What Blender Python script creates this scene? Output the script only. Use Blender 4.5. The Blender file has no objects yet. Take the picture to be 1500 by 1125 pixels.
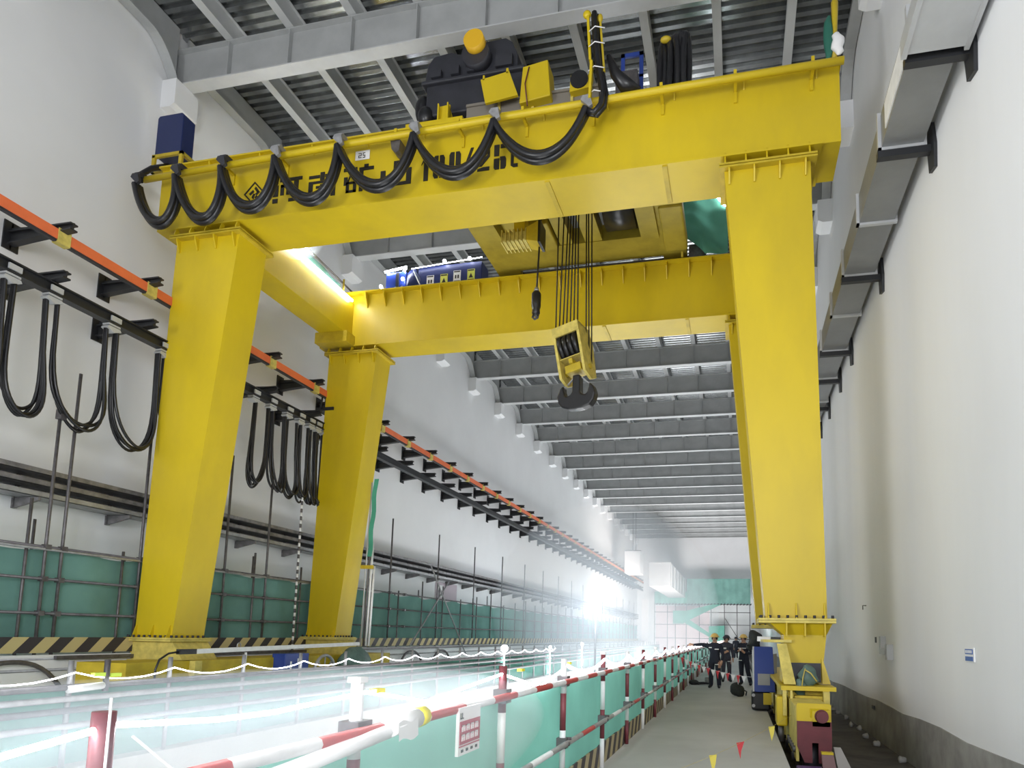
import bpy, bmesh, math, random
from mathutils import Vector, Matrix
random.seed(7)
SC = bpy.context.scene
COL = SC.collection
PI = math.pi

# ------------------------------------------------------------------ camera
cam_d = bpy.data.cameras.new('camera')
cam = bpy.data.objects.new('camera', cam_d)
COL.objects.link(cam)
SC.camera = cam
yaw, pit, rol = math.radians(-12.73), math.radians(6.669), math.radians(1.063)
B = Matrix(((1, 0, 0), (0, 0, -1), (0, 1, 0)))
Ry = Matrix(((math.cos(yaw), 0, -math.sin(yaw)), (0, 1, 0), (math.sin(yaw), 0, math.cos(yaw))))
Rp = Matrix(((1, 0, 0), (0, math.cos(pit), math.sin(pit)), (0, -math.sin(pit), math.cos(pit))))
Rr = Matrix(((math.cos(rol), -math.sin(rol), 0), (math.sin(rol), math.cos(rol), 0), (0, 0, 1)))
R = Rr @ Rp @ Ry @ B                                   # world -> x right, y down, z forward
M = Matrix((R[0], -R[1], -R[2])).transposed().to_4x4()
M.translation = Vector((0, 0, 1.65))
cam.matrix_world = M
cam_d.sensor_width = 36
cam_d.lens = 1000 / 1500 * 36
cam_d.shift_x = -(855.82 - 750) / 1500
cam_d.shift_y = (814.72 - 562.5) / 1500
cam_d.clip_end = 400

# ------------------------------------------------------------------ light, exposure
SC.view_settings.view_transform = 'Standard'
SC.view_settings.look = 'None'
SC.view_settings.exposure = 0.25
SC.view_settings.gamma = 1.0
SC.view_settings.use_curve_mapping = False
SC.cycles.use_denoising = True
SC.cycles.max_bounces = 8
SC.cycles.diffuse_bounces = 5
SC.cycles.volume_bounces = 1
SC.cycles.transmission_bounces = 4
SC.cycles.sample_clamp_indirect = 6.0
W = bpy.data.worlds.new('world')
SC.world = W
W.use_nodes = True
W.node_tree.nodes['Background'].inputs[0].default_value = (0.93, 0.96, 1.0, 1)
W.node_tree.nodes['Background'].inputs[1].default_value = 0.75

def area(name, loc, size, power, col=(1, 1, 1), aim=(0, 0, 1), sy=None, spread=PI):
    d = bpy.data.lights.new(name, 'AREA')
    d.energy = power; d.color = col; d.size = size
    d.shape = 'RECTANGLE' if sy else 'SQUARE'
    if sy: d.size_y = sy
    d.spread = spread
    o = bpy.data.objects.new(name, d)
    o.location = loc
    o.rotation_euler = Vector(aim).to_track_quat('-Z', 'Y').to_euler()
    COL.objects.link(o)
    return o

def point(name, loc, power, r=0.15, col=(1, 1, 1)):
    d = bpy.data.lights.new(name, 'POINT')
    d.energy = power; d.color = col; d.shadow_soft_size = r
    o = bpy.data.objects.new(name, d); o.location = loc
    COL.objects.link(o)
    return o

# soft fill areas added down in the pit, pointing up into the hall
for i, y in enumerate((6, 19, 32, 45, 58, 71, 84)):
    area('pit_fill', (-6, y, -3.6), 7.0, (380, 720, 900, 1050, 1300, 1500, 1500)[i], (0.94, 0.97, 1.0), (0, 0, 1), 9.0)
# unseen fill areas added behind the camera to brighten the side walls
area('rear_fill', (-12.5, -5, 4.5), 6.0, 1500, (0.97, 0.98, 1.0), (1, 0.5, 0.1), 5.0)
area('rear_fill', (1.5, -7, 6.0), 5.0, 1300, (0.97, 0.98, 1.0), (-1, 0.75, 0.1), 5.0)
area('end_fill', (-4, 70, -1.0), 5.0, 4500, (1.0, 0.96, 0.96), (0, 1, 0.55), 5.0)  # fill added to brighten the far end wall

# ------------------------------------------------------------------ materials
MATS = {}
def mat(name, col, rough=0.6, metal=0.0, noise=0.0, scale=4.0, bump=0.0, emit=None, estr=0.0, dark=None, stretch=(1, 1, 1), coat=0.0):
    if name in MATS: return MATS[name]
    m = bpy.data.materials.new(name); m.use_nodes = True
    nt = m.node_tree; N = nt.nodes; L = nt.links
    b = N['Principled BSDF']
    b.inputs['Base Color'].default_value = (*col, 1)
    b.inputs['Roughness'].default_value = rough
    b.inputs['Metallic'].default_value = metal
    if coat: b.inputs['Coat Weight'].default_value = coat
    if noise or bump:
        tc = N.new('ShaderNodeTexCoord'); mp = N.new('ShaderNodeMapping')
        mp.inputs['Scale'].default_value = stretch
        L.new(tc.outputs['Object'], mp.inputs[0])
        nz = N.new('ShaderNodeTexNoise'); nz.inputs['Scale'].default_value = scale
        nz.inputs['Detail'].default_value = 5; nz.inputs['Roughness'].default_value = 0.6
        L.new(mp.outputs[0], nz.inputs['Vector'])
    if noise:
        rp = N.new('ShaderNodeValToRGB')
        rp.color_ramp.elements[0].position = 0.32; rp.color_ramp.elements[1].position = 0.62
        d = dark if dark else tuple(c * (1 - noise) for c in col)
        rp.color_ramp.elements[0].color = (*d, 1); rp.color_ramp.elements[1].color = (*col, 1)
        L.new(nz.outputs[0], rp.inputs[0]); L.new(rp.outputs[0], b.inputs['Base Color'])
    if bump:
        bp = N.new('ShaderNodeBump'); bp.inputs['Strength'].default_value = bump; bp.inputs['Distance'].default_value = 0.02
        L.new(nz.outputs[0], bp.inputs['Height']); L.new(bp.outputs[0], b.inputs['Normal'])
    if emit:
        b.inputs['Emission Color'].default_value = (*emit, 1); b.inputs['Emission Strength'].default_value = estr
    MATS[name] = m
    return m

def stripe_mat(name, a, bcol, period, slope, rough=0.6):
    """diagonal hazard stripes painted on a board lying in the YZ plane"""
    m = bpy.data.materials.new(name); m.use_nodes = True
    nt = m.node_tree; N = nt.nodes; L = nt.links; b = N['Principled BSDF']; b.inputs['Roughness'].default_value = rough
    tc = N.new('ShaderNodeTexCoord'); sp = N.new('ShaderNodeSeparateXYZ'); L.new(tc.outputs['Object'], sp.inputs[0])
    m1 = N.new('ShaderNodeMath'); m1.operation = 'MULTIPLY'; m1.inputs[1].default_value = slope; L.new(sp.outputs['Z'], m1.inputs[0])
    m2 = N.new('ShaderNodeMath'); m2.operation = 'SUBTRACT'; L.new(sp.outputs['Y'], m2.inputs[0]); L.new(m1.outputs[0], m2.inputs[1])
    m3 = N.new('ShaderNodeMath'); m3.operation = 'DIVIDE'; m3.inputs[1].default_value = period; L.new(m2.outputs[0], m3.inputs[0])
    m4 = N.new('ShaderNodeMath'); m4.operation = 'FRACT'; L.new(m3.outputs[0], m4.inputs[0])
    m5 = N.new('ShaderNodeMath'); m5.operation = 'GREATER_THAN'; m5.inputs[1].default_value = 0.5; L.new(m4.outputs[0], m5.inputs[0])
    mx = N.new('ShaderNodeMix'); mx.data_type = 'RGBA'
    mx.inputs[6].default_value = (*a, 1); mx.inputs[7].default_value = (*bcol, 1)
    L.new(m5.outputs[0], mx.inputs[0]); L.new(mx.outputs[2], b.inputs['Base Color'])
    MATS[name] = m
    return m

def net_mat(name, col, trans=0.45):
    m = bpy.data.materials.new(name); m.use_nodes = True
    nt = m.node_tree; N = nt.nodes; L = nt.links
    N.remove(N['Principled BSDF']); out = N['Material Output']
    tc = N.new('ShaderNodeTexCoord')
    nz = N.new('ShaderNodeTexNoise'); nz.inputs['Scale'].default_value = 0.9; nz.inputs['Detail'].default_value = 6
    L.new(tc.outputs['Object'], nz.inputs['Vector'])
    rp = N.new('ShaderNodeValToRGB'); rp.color_ramp.elements[0].position = 0.3; rp.color_ramp.elements[1].position = 0.7
    rp.color_ramp.elements[0].color = (*[c * 0.72 for c in col], 1); rp.color_ramp.elements[1].color = (*col, 1)
    L.new(nz.outputs[0], rp.inputs[0])
    d = N.new('ShaderNodeBsdfDiffuse'); t = N.new('ShaderNodeBsdfTranslucent'); mx = N.new('ShaderNodeMixShader')
    mx.inputs[0].default_value = trans
    L.new(rp.outputs[0], d.inputs[0]); L.new(rp.outputs[0], t.inputs[0])
    L.new(d.outputs[0], mx.inputs[1]); L.new(t.outputs[0], mx.inputs[2]); L.new(mx.outputs[0], out.inputs[0])
    MATS[name] = m
    return m

YEL = mat('yellow_paint', (0.62, 0.455, 0.006), 0.45, 0, 0.14, 0.7, 0, dark=(0.52, 0.38, 0.01), stretch=(1, 1, 0.4))
YELD = mat('yellow_paint_worn', (0.56, 0.41, 0.02), 0.5, 0, 0.3, 2.2, 0.15)
YELW = mat('yellow_primer_worn', (0.66, 0.54, 0.13), 0.6, 0, 0.35, 5, 0.2)
WALLL = mat('white_plaster_left', (0.8, 0.805, 0.815), 0.75, 0, 0.06, 0.25, 0.03)
WALLR = mat('white_plaster_right', (0.82, 0.83, 0.85), 0.72, 0, 0.07, 0.3, 0.03, stretch=(1, 1, 0.25))
GREY = mat('grey_steel_paint', (0.42, 0.43, 0.43), 0.5, 0.1, 0.15, 1.5)
GREYL = mat('light_grey_steel_paint', (0.55, 0.56, 0.56), 0.5, 0.1, 0.12, 1.5)
DECK = mat('galvanised_deck', (0.42, 0.435, 0.44), 0.23, 0.9, 0.25, 3)
GALV = mat('galvanised_duct', (0.27, 0.275, 0.275), 0.42, 0.4, 0.15, 1.2)
GALVL = mat('galvanised_light', (0.52, 0.53, 0.54), 0.45, 0.3, 0.1, 2)
BLK = mat('black_steel_paint', (0.018, 0.019, 0.022), 0.45)
RUB = mat('black_rubber', (0.012, 0.012, 0.014), 0.32)
ROPE = mat('steel_rope', (0.02, 0.018, 0.015), 0.5, 0.3)
ORNG = mat('orange_rail_cover', (0.78, 0.17, 0.06), 0.45, 0, 0.15, 2)
PIPE = mat('scaffold_steel', (0.17, 0.16, 0.165), 0.5, 0.6, 0.4, 6)
PIPEL = mat('scaffold_steel_light', (0.4, 0.4, 0.41), 0.5, 0.5, 0.3, 6)
TRAYM = mat('cable_tray_steel', (0.27, 0.26, 0.27), 0.5, 0.5, 0.5, 5)
RED = mat('red_paint', (0.5, 0.05, 0.05), 0.5, 0, 0.25, 5)
WHT = mat('white_paint', (0.8, 0.8, 0.8), 0.5, 0, 0.12, 6)
MAROON = mat('maroon_paint', (0.14, 0.022, 0.03), 0.45, 0, 0.3, 4, 0.1)
NAVY = mat('navy_enamel', (0.012, 0.022, 0.095), 0.38)
BLUE = mat('blue_enamel', (0.02, 0.05, 0.26), 0.4)
GEAR = mat('charcoal_enamel', (0.035, 0.036, 0.045), 0.5, 0.1, 0.3, 2)
CONC = mat('concrete_floor', (0.52, 0.52, 0.5), 0.75, 0, 0.16, 0.55, 0.1)
CONCD = mat('dark_dusty_ground', (0.1, 0.09, 0.08), 0.9, 0, 0.55, 1.6, 0.6)
CONCB = mat('raw_concrete_base', (0.36, 0.355, 0.34), 0.85, 0, 0.4, 1.3, 0.25)
PITM = mat('pit_concrete', (0.5, 0.52, 0.53), 0.85, 0, 0.2, 0.6)
PAPER = mat('white_paper', (0.82, 0.82, 0.82), 0.6)
STEN = mat('black_stencil_paint', (0.012, 0.01, 0.006), 0.6)
SIGNR = mat('red_sign_print', (0.42, 0.03, 0.07), 0.5)
SIGNB = mat('blue_sign_print', (0.05, 0.13, 0.4), 0.5)
SIGNY = mat('yellow_sign_print', (0.7, 0.72, 0.12), 0.5)
CLOTH = mat('navy_workwear', (0.018, 0.022, 0.04), 0.85, 0, 0.3, 30)
CLOTHG = mat('grey_workwear', (0.06, 0.06, 0.085), 0.85, 0, 0.3, 30)
SKIN = mat('skin', (0.5, 0.29, 0.2), 0.55)
HAIR = mat('dark_hair', (0.015, 0.012, 0.01), 0.6)
HELM = mat('yellow_helmet', (0.8, 0.55, 0.16), 0.35)
HELMD = mat('dark_helmet', (0.03, 0.03, 0.045), 0.4)
REFL = mat('reflective_tape', (0.8, 0.8, 0.8), 0.4)
BAGM = mat('dark_bag_fabric', (0.03, 0.035, 0.035), 0.8, 0, 0.3, 20, 0.2)
TARP = mat('grey_green_tarp', (0.1, 0.17, 0.15), 0.6, 0, 0.35, 6, 0.4)
YLEAF = mat('yellow_tape', (0.85, 0.75, 0.05), 0.5)
PURP = mat('purple_paint', (0.09, 0.05, 0.16), 0.5)
PINK = mat('pale_pink', (0.8, 0.66, 0.68), 0.7, 0, 0.05, 1)
LED = mat('led_rope', (1, 1, 1), 0.5, emit=(0.93, 0.95, 1.0), estr=22)
LEDH = mat('led_rope_bright', (1, 1, 1), 0.5, emit=(0.93, 0.96, 1.0), estr=45)
LEDN = mat('led_rope_near', (1, 1, 1), 0.5, emit=(0.9, 0.95, 1.0), estr=30)
LED2 = mat('led_rope_far', (1, 1, 1), 0.5, emit=(0.93, 0.95, 1.0), estr=9)
LAMPE = mat('flood_lamp_face', (1, 1, 1), 0.5, emit=(0.92, 0.96, 1.0), estr=60)
NETG = net_mat('green_debris_net', (0.25, 0.47, 0.42))
NETP = net_mat('pale_green_debris_net', (0.22, 0.53, 0.44))
NETD = net_mat('deep_green_debris_net', (0.1, 0.4, 0.28), 0.3)
HAZ_A = stripe_mat('hazard_stripes', (0.035, 0.03, 0.035), (0.52, 0.43, 0.2), 0.62, 0.95)
HAZ_B = stripe_mat('hazard_stripes_fence', (0.05, 0.04, 0.045), (0.42, 0.35, 0.2), 0.42, 0.7)

# ------------------------------------------------------------------ builders
class MB:
    def __init__(s): s.v = []; s.f = []; s.mi = []; s.sm = []
    def add(s, vs, fs, mi=0, sm=False):
        o = len(s.v); s.v += [tuple(v) for v in vs]
        s.f += [tuple(o + i for i in f) for f in fs]; s.mi += [mi] * len(fs); s.sm += [sm] * len(fs)
        return s
    def box(s, x0, x1, y0, y1, z0, z1, mi=0):
        return s.add([(x0, y0, z0), (x1, y0, z0), (x1, y1, z0), (x0, y1, z0), (x0, y0, z1), (x1, y0, z1), (x1, y1, z1), (x0, y1, z1)],
                     [(0, 3, 2, 1), (4, 5, 6, 7), (0, 1, 5, 4), (1, 2, 6, 5), (2, 3, 7, 6), (3, 0, 4, 7)], mi)
    def frus(s, b, t, mi=0):
        """hexahedron from two rings of 4 points"""
        return s.add(list(b) + list(t), [(0, 3, 2, 1), (4, 5, 6, 7), (0, 1, 5, 4), (1, 2, 6, 5), (2, 3, 7, 6), (3, 0, 4, 7)], mi)
    def prism(s, pts, axis, a, b, mi=0):
        """pts: 2-D outline; extruded from a to b along axis (x: pts=(y,z), y: pts=(x,z), z: pts=(x,y))"""
        n = len(pts)
        def P(p, d): return {'x': (d, p[0], p[1]), 'y': (p[0], d, p[1]), 'z': (p[0], p[1], d)}[axis]
        vs = [P(p, a) for p in pts] + [P(p, b) for p in pts]
        fs = [tuple(range(n)), tuple(range(2 * n - 1, n - 1, -1))] + [(i, (i + 1) % n, n + (i + 1) % n, n + i) for i in range(n)]
        return s.add(vs, fs, mi)
    def tube(s, pts, r, n=8, mi=0, cap=True, smooth=True):
        pts = [Vector(p) for p in pts]; rings = []
        up = Vector((0, 0, 1))
        prev = None
        for i, p in enumerate(pts):
            t = (pts[min(i + 1, len(pts) - 1)] - pts[max(i - 1, 0)]).normalized()
            if prev is None:
                a = up if abs(t.z) < 0.9 else Vector((1, 0, 0))
                x = t.cross(a).normalized()
            else:
                x = (prev - t * prev.dot(t)).normalized()
            prev = x
            y = t.cross(x)
            rr = r[i] if isinstance(r, (list, tuple)) else r
            rings.append([p + (x * math.cos(2 * PI * k / n) + y * math.sin(2 * PI * k / n)) * rr for k in range(n)])
        vs = [v for rg in rings for v in rg]
        fs = []
        for i in range(len(pts) - 1):
            for k in range(n):
                fs.append((i * n + k, i * n + (k + 1) % n, (i + 1) * n + (k + 1) % n, (i + 1) * n + k))
        s.add(vs, fs, mi, smooth)
        if cap:
            o = len(s.v) - len(vs)
            s.f.append(tuple(o + k for k in range(n - 1, -1, -1))); s.mi.append(mi); s.sm.append(False)
            s.f.append(tuple(o + (len(pts) - 1) * n + k for k in range(n))); s.mi.append(mi); s.sm.append(False)
        return s
    def cyl(s, a, b, r, n=10, mi=0): return s.tube([a, b], r, n, mi)
    def bar(s, a, b, w, h, mi=0):
        """rectangular bar from a to b, w across, h in the other direction"""
        a = Vector(a); b = Vector(b); t = (b - a).normalized()
        u = Vector((0, 0, 1)) if abs(t.z) < 0.95 else Vector((1, 0, 0))
        x = t.cross(u).normalized() * w / 2; y = x.cross(t).normalized() * h / 2
        return s.frus([a - x - y, a + x - y, a + x + y, a - x + y], [b - x - y, b + x - y, b + x + y, b - x + y], mi)
    def grid(s, fn, nu, nv, mi=0, smooth=True):
        vs = [fn(i / nu, j / nv) for j in range(nv + 1) for i in range(nu + 1)]
        fs = [(j * (nu + 1) + i, j * (nu + 1) + i + 1, (j + 1) * (nu + 1) + i + 1, (j + 1) * (nu + 1) + i) for j in range(nv) for i in range(nu)]
        return s.add(vs, fs, mi, smooth)
    def ball(s, c, rx, ry, rz, nu=12, nv=8, mi=0, f=None):
        def P(u, v):
            th = 2 * PI * u; ph = PI * (v - 0.5)
            p = Vector((rx * math.cos(ph) * math.cos(th), ry * math.cos(ph) * math.sin(th), rz * math.sin(ph)))
            if f: p = f(p)
            return Vector(c) + p
        return s.grid(P, nu, nv, mi)
    def mesh(s, name, mats):
        me = bpy.data.meshes.new(name)
        me.from_pydata(s.v, [], s.f)
        for m in (mats if isinstance(mats, (list, tuple)) else [mats]): me.materials.append(m)
        me.polygons.foreach_set('material_index', s.mi)
        me.polygons.foreach_set('use_smooth', s.sm)
        bm = bmesh.new(); bm.from_mesh(me)
        bmesh.ops.recalc_face_normals(bm, faces=bm.faces); bm.to_mesh(me); bm.free()
        me.update()
        return me
    def build(s, name, mats, parent=None, bevel=0, **k):
        o = bpy.data.objects.new(name, s.mesh(name, mats))
        return put(o, parent, bevel, **k)

def put(o, parent=None, bevel=0, label=None, cat=None, group=None, kind=None):
    COL.objects.link(o)
    if parent is not None: o.parent = parent
    if bevel:
        b = o.modifiers.new('bevel', 'BEVEL'); b.width = bevel; b.segments = 2; b.limit_method = 'ANGLE'
    tag(o, label, cat, group, kind)
    return o

def tag(o, label=None, cat=None, group=None, kind=None):
    if label: o['label'] = label
    if cat: o['category'] = cat
    if group: o['group'] = group
    if kind: o['kind'] = kind
    return o

def thing(name, label, cat, loc=(0, 0, 0), group=None, kind=None):
    group = group or {'person': 'workers on the walkway', 'fence': 'tube fences beside the pit', 'bunting': 'bunting across the walkway'}.get(cat)
    o = bpy.data.objects.new(name, None); o.location = loc; o.empty_display_size = 0.1
    COL.objects.link(o)
    return tag(o, label, cat, group, kind)

def inst(me, name, parent, loc, rot=None, scale=None):
    o = bpy.data.objects.new(name, me); o.location = loc
    if rot: o.rotation_euler = rot
    if scale: o.scale = scale
    COL.objects.link(o); o.parent = parent
    return o

XL, XR = -14.6, 3.08
Y0, Y1 = -12.0, 101.0
BZ = 15.9                                              # underside of the roof beams
BY = [34.65 + 4.2 * j for j in range(-7, 16)]          # their front edges
JX = [-12.86, -11.07, -9.3, -7.53, -5.75, -3.97, -2.18, -0.4, 1.4]

# ------------------------------------------------------------------ the room
wl = MB().box(XL - 0.4, XL, Y0, Y1, -5, 18.2).build('wall_left', WALLL, kind='structure')
wr = MB().box(XR, XR + 0.4, Y0, Y1, -1.5, 18.2).build('wall_right', WALLR, kind='structure')
wb = MB().box(XL, XR, Y1, Y1 + 0.4, -5, 18.2).build('wall_back', WALLL, kind='structure')
MB().box(XL, -2.0 - 8.2, Y0, Y1, -0.9, -0.55).box(-10.4, -10.2, Y0, Y1, -5, -0.9).build('floor_left', CONC, kind='structure')
MB().box(-10.2, -2.1, Y0, Y1, -5.2, -5).build('floor_pit', PITM, kind='structure')
MB().box(-2.1, 0.65, Y0, Y1, -5, 0).build('floor_walkway', CONC, kind='structure')
MB().box(0.65, XR, Y0, Y1, -0.9, -0.55).build('floor_rail_track', CONCD, kind='structure')
base = MB()
ny = 90
for i in range(ny):
    a = Y0 + (Y1 - Y0) * i / ny; b = Y0 + (Y1 - Y0) * (i + 1) / ny
    h = lambda k: 0.31 + 0.02 * math.sin(k * 1.7) + 0.012 * math.sin(k * 4.1)
    base.frus([(XR - 0.035, a, -0.6), (XR + 0.05, a, -0.6), (XR + 0.05, b, -0.6), (XR - 0.035, b, -0.6)],
              [(XR - 0.02, a, h(i)), (XR + 0.05, a, h(i)), (XR + 0.05, b, h(i + 1)), (XR - 0.02, b, h(i + 1))])
base.build('baseboard_right', CONCB, kind='structure')
# gallery along the left wall
MB().box(XL, -13.42, Y0, Y1, -0.6, 1.08).build('floor_gallery', WALLL, kind='structure')

ceil = MB().box(XL - 0.2, XR + 0.2, Y0, Y1 + 0.2, 17.8, 18.1).build('ceiling', GREY, kind='structure')
deck = MB()
per = 0.28; nr = 15
for k in range(nr):
    y = 4.2 * k / nr; p = 4.2 / nr
    prof = [(y, 17.65), (y + p * 0.3, 17.65), (y + p * 0.42, 17.56), (y + p * 0.88, 17.56), (y + p, 17.65)]
    for a, b in zip(prof[:-1], prof[1:]):
        deck.add([(XL, a[0], a[1]), (XR, a[0], a[1]), (XR, b[0], b[1]), (XL, b[0], b[1])], [(0, 1, 2, 3)])
deck_me = deck.mesh('deck_panel', DECK)
jst = MB().box(-0.11, 0.11, -.17, 4.03, 16.98, 17.01).box(-0.02, 0.02, -.17, 4.03, 17.01, 17.54).box(-0.08, 0.08, -.17, 4.03, 17.52, 17.55).mesh('joist', GREYL)
hp = [(0, 16.78)] + [(2.85 + 1.0 * t, 16.78 - 0.83 * t ** 2.2) for t in [i / 8 for i in range(9)]]
hau = MB()
for i in range(len(hp) - 1):
    (a, za), (b, zb) = hp[i], hp[i + 1]
    hau.frus([(-0.14, a, za), (0.14, a, za), (0.14, b, zb), (-0.14, b, zb)], [(-0.14, a, za + 0.04), (0.14, a, za + 0.04), (0.14, b, zb + 0.04), (-0.14, b, zb + 0.04)])
    hau.frus([(-0.03, a, za + .03), (0.03, a, za + .03), (0.03, b, zb + .03), (-0.03, b, zb + .03)], [(-0.03, a, 17.54), (0.03, a, 17.54), (0.03, b, 17.54), (-0.03, b, 17.54)])
hau_me = hau.mesh('edge_joist', GREY)
web_me = MB().box(XL, XR, 0.165, 0.185, BZ + 0.03, 16.93).box(XL, XR, 0.03, 0.32, 16.93, 16.965).mesh('web', GREY)
fl_me = MB().box(XL, XR, 0, 0.35, BZ, BZ + 0.035).mesh('bottom_flange', GREYL)
st_me = MB().box(-0.012, 0.012, 0.03, 0.165, BZ + 0.03, 16.93).mesh('stiffener', GREY)
cor_me = MB().prism([(XL, 15.12), (XL + 0.3, 15.12), (XL + 0.44, 15.2), (XL + 0.44, BZ), (XL, BZ)], 'y', -0.2, 0.55).mesh('corbel', WALLL)
cor2_me = MB().prism([(XR, 15.12), (XR - 0.3, 15.12), (XR - 0.44, 15.2), (XR - 0.44, BZ), (XR, BZ)], 'y', -0.2, 0.55).mesh('corbel', WALLR)
for j, y in enumerate(BY):
    rb = bpy.data.objects.new('trim_%d' % (j + 1), None); COL.objects.link(rb); rb.location = (0, y, 0); rb['kind'] = 'structure'
    rb['label'] = 'grey steel roof beam across the hall'
    inst(web_me, 'web', rb, (0, 0, 0)); inst(fl_me, 'bottom_flange', rb, (0, 0, 0))
    for x in JX: inst(st_me, 'stiffener', rb, (x, 0, 0))
    inst(cor_me, 'corbel', rb, (0, 0, 0)); inst(cor2_me, 'corbel', rb, (0, 0, 0))
    inst(deck_me, 'deck_panel', ceil, (0, y + 0.175, 0))
    if j < len(BY) - 1:
        for x in JX: inst(jst, 'joist', ceil, (x, y + 0.35, 0))
        inst(hau_me, 'edge_joist', ceil, (XL + 0.16, y + 0.35, 0)); inst(hau_me, 'edge_joist', ceil, (XR - 0.16, y + 0.35, 0))

# ------------------------------------------------------------------ the gantry crane
CR = thing('gantry_crane', 'huge yellow double-girder gantry crane straddling the pit', 'crane')
def girder(y0, y1, zb, zt, x0, x1, lip):
    m = MB()
    m.box(x0, x1, y0, y1, zb, zt)                       # box web
    m.box(x0, x1 + 0.03, y0 - lip, y1 + 0.08, zt, zt + 0.04)
    m.box(x0 + 0.35, x1 - 0.35, y0 - 0.06, y1 + 0.06, zb - 0.035, zb)
    return m
gf = girder(13.0, 14.2, 11.3, 12.9, -13.83, 2.03, 0.12)
G1 = gf.build('main_girder', YEL, CR)
gr = girder(19.4, 20.4, 11.05, 12.78, -13.6, 2.0, 0.22)
G2 = gr.build('main_girder', YEL, CR)
# trolley rails on both girders
for G, y, z in ((G1, 13.6, 12.94), (G2, 19.9, 12.82)):
    MB().box(-13.2, 1.6, y - 0.05, y + 0.05, z, z + 0.04).box(-13.2, 1.6, y - 0.02, y + 0.02, z + 0.04, z + 0.09).box(-13.2, 1.6, y - 0.035, y + 0.035, z + 0.09, z + 0.12).build('trolley_rail', PIPE, G)
# hand rail tube / festoon rail in front of the front girder
fr = MB().tube([(-13.95, 12.62, 12.42), (-8.7, 12.62, 12.53), (-1.0, 12.62, 12.66), (2.06, 12.62, 12.68)], 0.075, 10)
fr.build('festoon_rail', YEL, G1)
rbk = MB().box(-0.03, 0.03, 0, 0.36, -0.03, 0.03).box(-0.03, 0.03, 0.3, 0.36, -0.25, 0.03).prism([(-0.03, 0.05), (0.05, 0.05), (0.02, 0.17), (-0.03, 0.19)], 'x', -0.03, 0.03).mesh('rail_bracket', YEL)
for i in range(11):
    x = -13.2 + i * 1.47
    inst(rbk, 'rail_bracket', G1, (x, 12.66, 12.45 + 0.016 * (x + 13.9)))
# stiffener plates under the top flange of the rear girder and of the front one
stp = MB().prism([(0, 0), (0, -0.46), (-0.02, -0.46), (-0.2, -0.12), (-0.2, 0)], 'x', -0.015, 0.015).mesh('stiffener_plate', YEL)
for i in range(20): inst(stp, 'stiffener_plate', G2, (-11.9 + i * 0.66, 19.4, 12.78))
for i in range(11): inst(stp, 'stiffener_plate', G1, (-12.4 + i * 1.4, 13.0, 12.9), scale=(1, 0.5, 0.45))
# a soffit cover plate weld line
for G, y0, y1, z in ((G1, 12.99, 14.21, 11.26), (G2, 19.39, 20.41, 11.01)):
    for x in (-3.9, -1.4): MB().box(x - 0.05, x + 0.05, y0, y1, z - 0.02, z + 0.01).build('splice_plate', YELD, G)

def leg(yf, yb, left, ztop, zbot):
    s = 1 if not left else -1
    cx = 1.05 if not left else -11.8 - 0.55
    if left: top = (-13.25, -11.5); bot = (-13.42, -12.42)
    else: top = (-0.2, 1.46); bot = (0.5, 1.58)
    m = MB()
    m.frus([(bot[0], yf, zbot), (bot[1], yf, zbot), (bot[1], yb, zbot), (bot[0], yb, zbot)],
           [(top[0], yf, ztop), (top[1], yf, ztop), (top[1], yb, ztop), (top[0], yb, ztop)])
    L = m.build('leg', YEL, CR)
    # bolted flange under the girder
    MB().box(top[0] - 0.1, top[1] + 0.12, yf - 0.14, yb + 0.12, ztop, ztop + 0.04).box(top[0] - 0.1, top[1] + 0.12, yf - 0.14, yb + 0.12, ztop + 0.06, ztop + 0.1).build('top_flange', YELD, L)
    gm = MB().prism([(0, 0), (-0.13, 0), (-0.13, 0.05), (-0.03, 0.42), (0, 0.42)], 'x', -0.015, 0.015).mesh('gusset', YEL)
    for k in range(5): inst(gm, 'gusset', L, (top[0] + 0.02 + k * (top[1] - top[0] - 0.04) / 4, yf, ztop + 0.1), scale=(1, 1, 0.8))
    gd = MB().prism([(0, 0), (-0.13, 0), (-0.13, -0.05), (-0.03, -0.3), (0, -0.3)], 'x', -0.015, 0.015).mesh('gusset', YEL)
    for k in range(4): inst(gd, 'gusset', L, (top[0] + 0.1 + k * (top[1] - top[0] - 0.2) / 3, yf, ztop))
    # bolted foot flange
    MB().box(bot[0] - 0.13, bot[1] + 0.13, yf - 0.16, yb + 0.14, zbot - 0.02, zbot + 0.02).box(bot[0] - 0.13, bot[1] + 0.13, yf - 0.16, yb + 0.14, zbot - 0.065, zbot - 0.025).build('foot_flange', YELW, L)
    bl = MB()
    n = 9
    for k in range(n): bl.tube([(bot[0] - 0.08 + k * (bot[1] - bot[0] + 0.16) / (n - 1), yf - 0.09, zbot + 0.02), (bot[0] - 0.08 + k * (bot[1] - bot[0] + 0.16) / (n - 1), yf - 0.09, zbot + 0.075)], 0.028, 6)
    for k in range(6): bl.tube([(bot[0] - 0.08 if not left else bot[1] + 0.08, yf + 0.05 + k * 0.16, zbot + 0.02), (bot[0] - 0.08 if not left else bot[1] + 0.08, yf + 0.05 + k * 0.16, zbot + 0.075)], 0.028, 6)
    bl.build('bolts', GEAR, L, kind='stuff')
    gu = MB().prism([(0, 0.02), (-0.12, 0.02), (-0.03, 0.3), (0, 0.3)], 'x', -0.012, 0.012).mesh('foot_gusset', YEL)
    for k in range(3): inst(gu, 'foot_gusset', L, (bot[0] + 0.05 + k * (bot[1] - bot[0] - 0.1) / 2, yf, zbot))
    return L
LFL = leg(13.05, 14.0, True, 11.0, 1.42)
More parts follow.
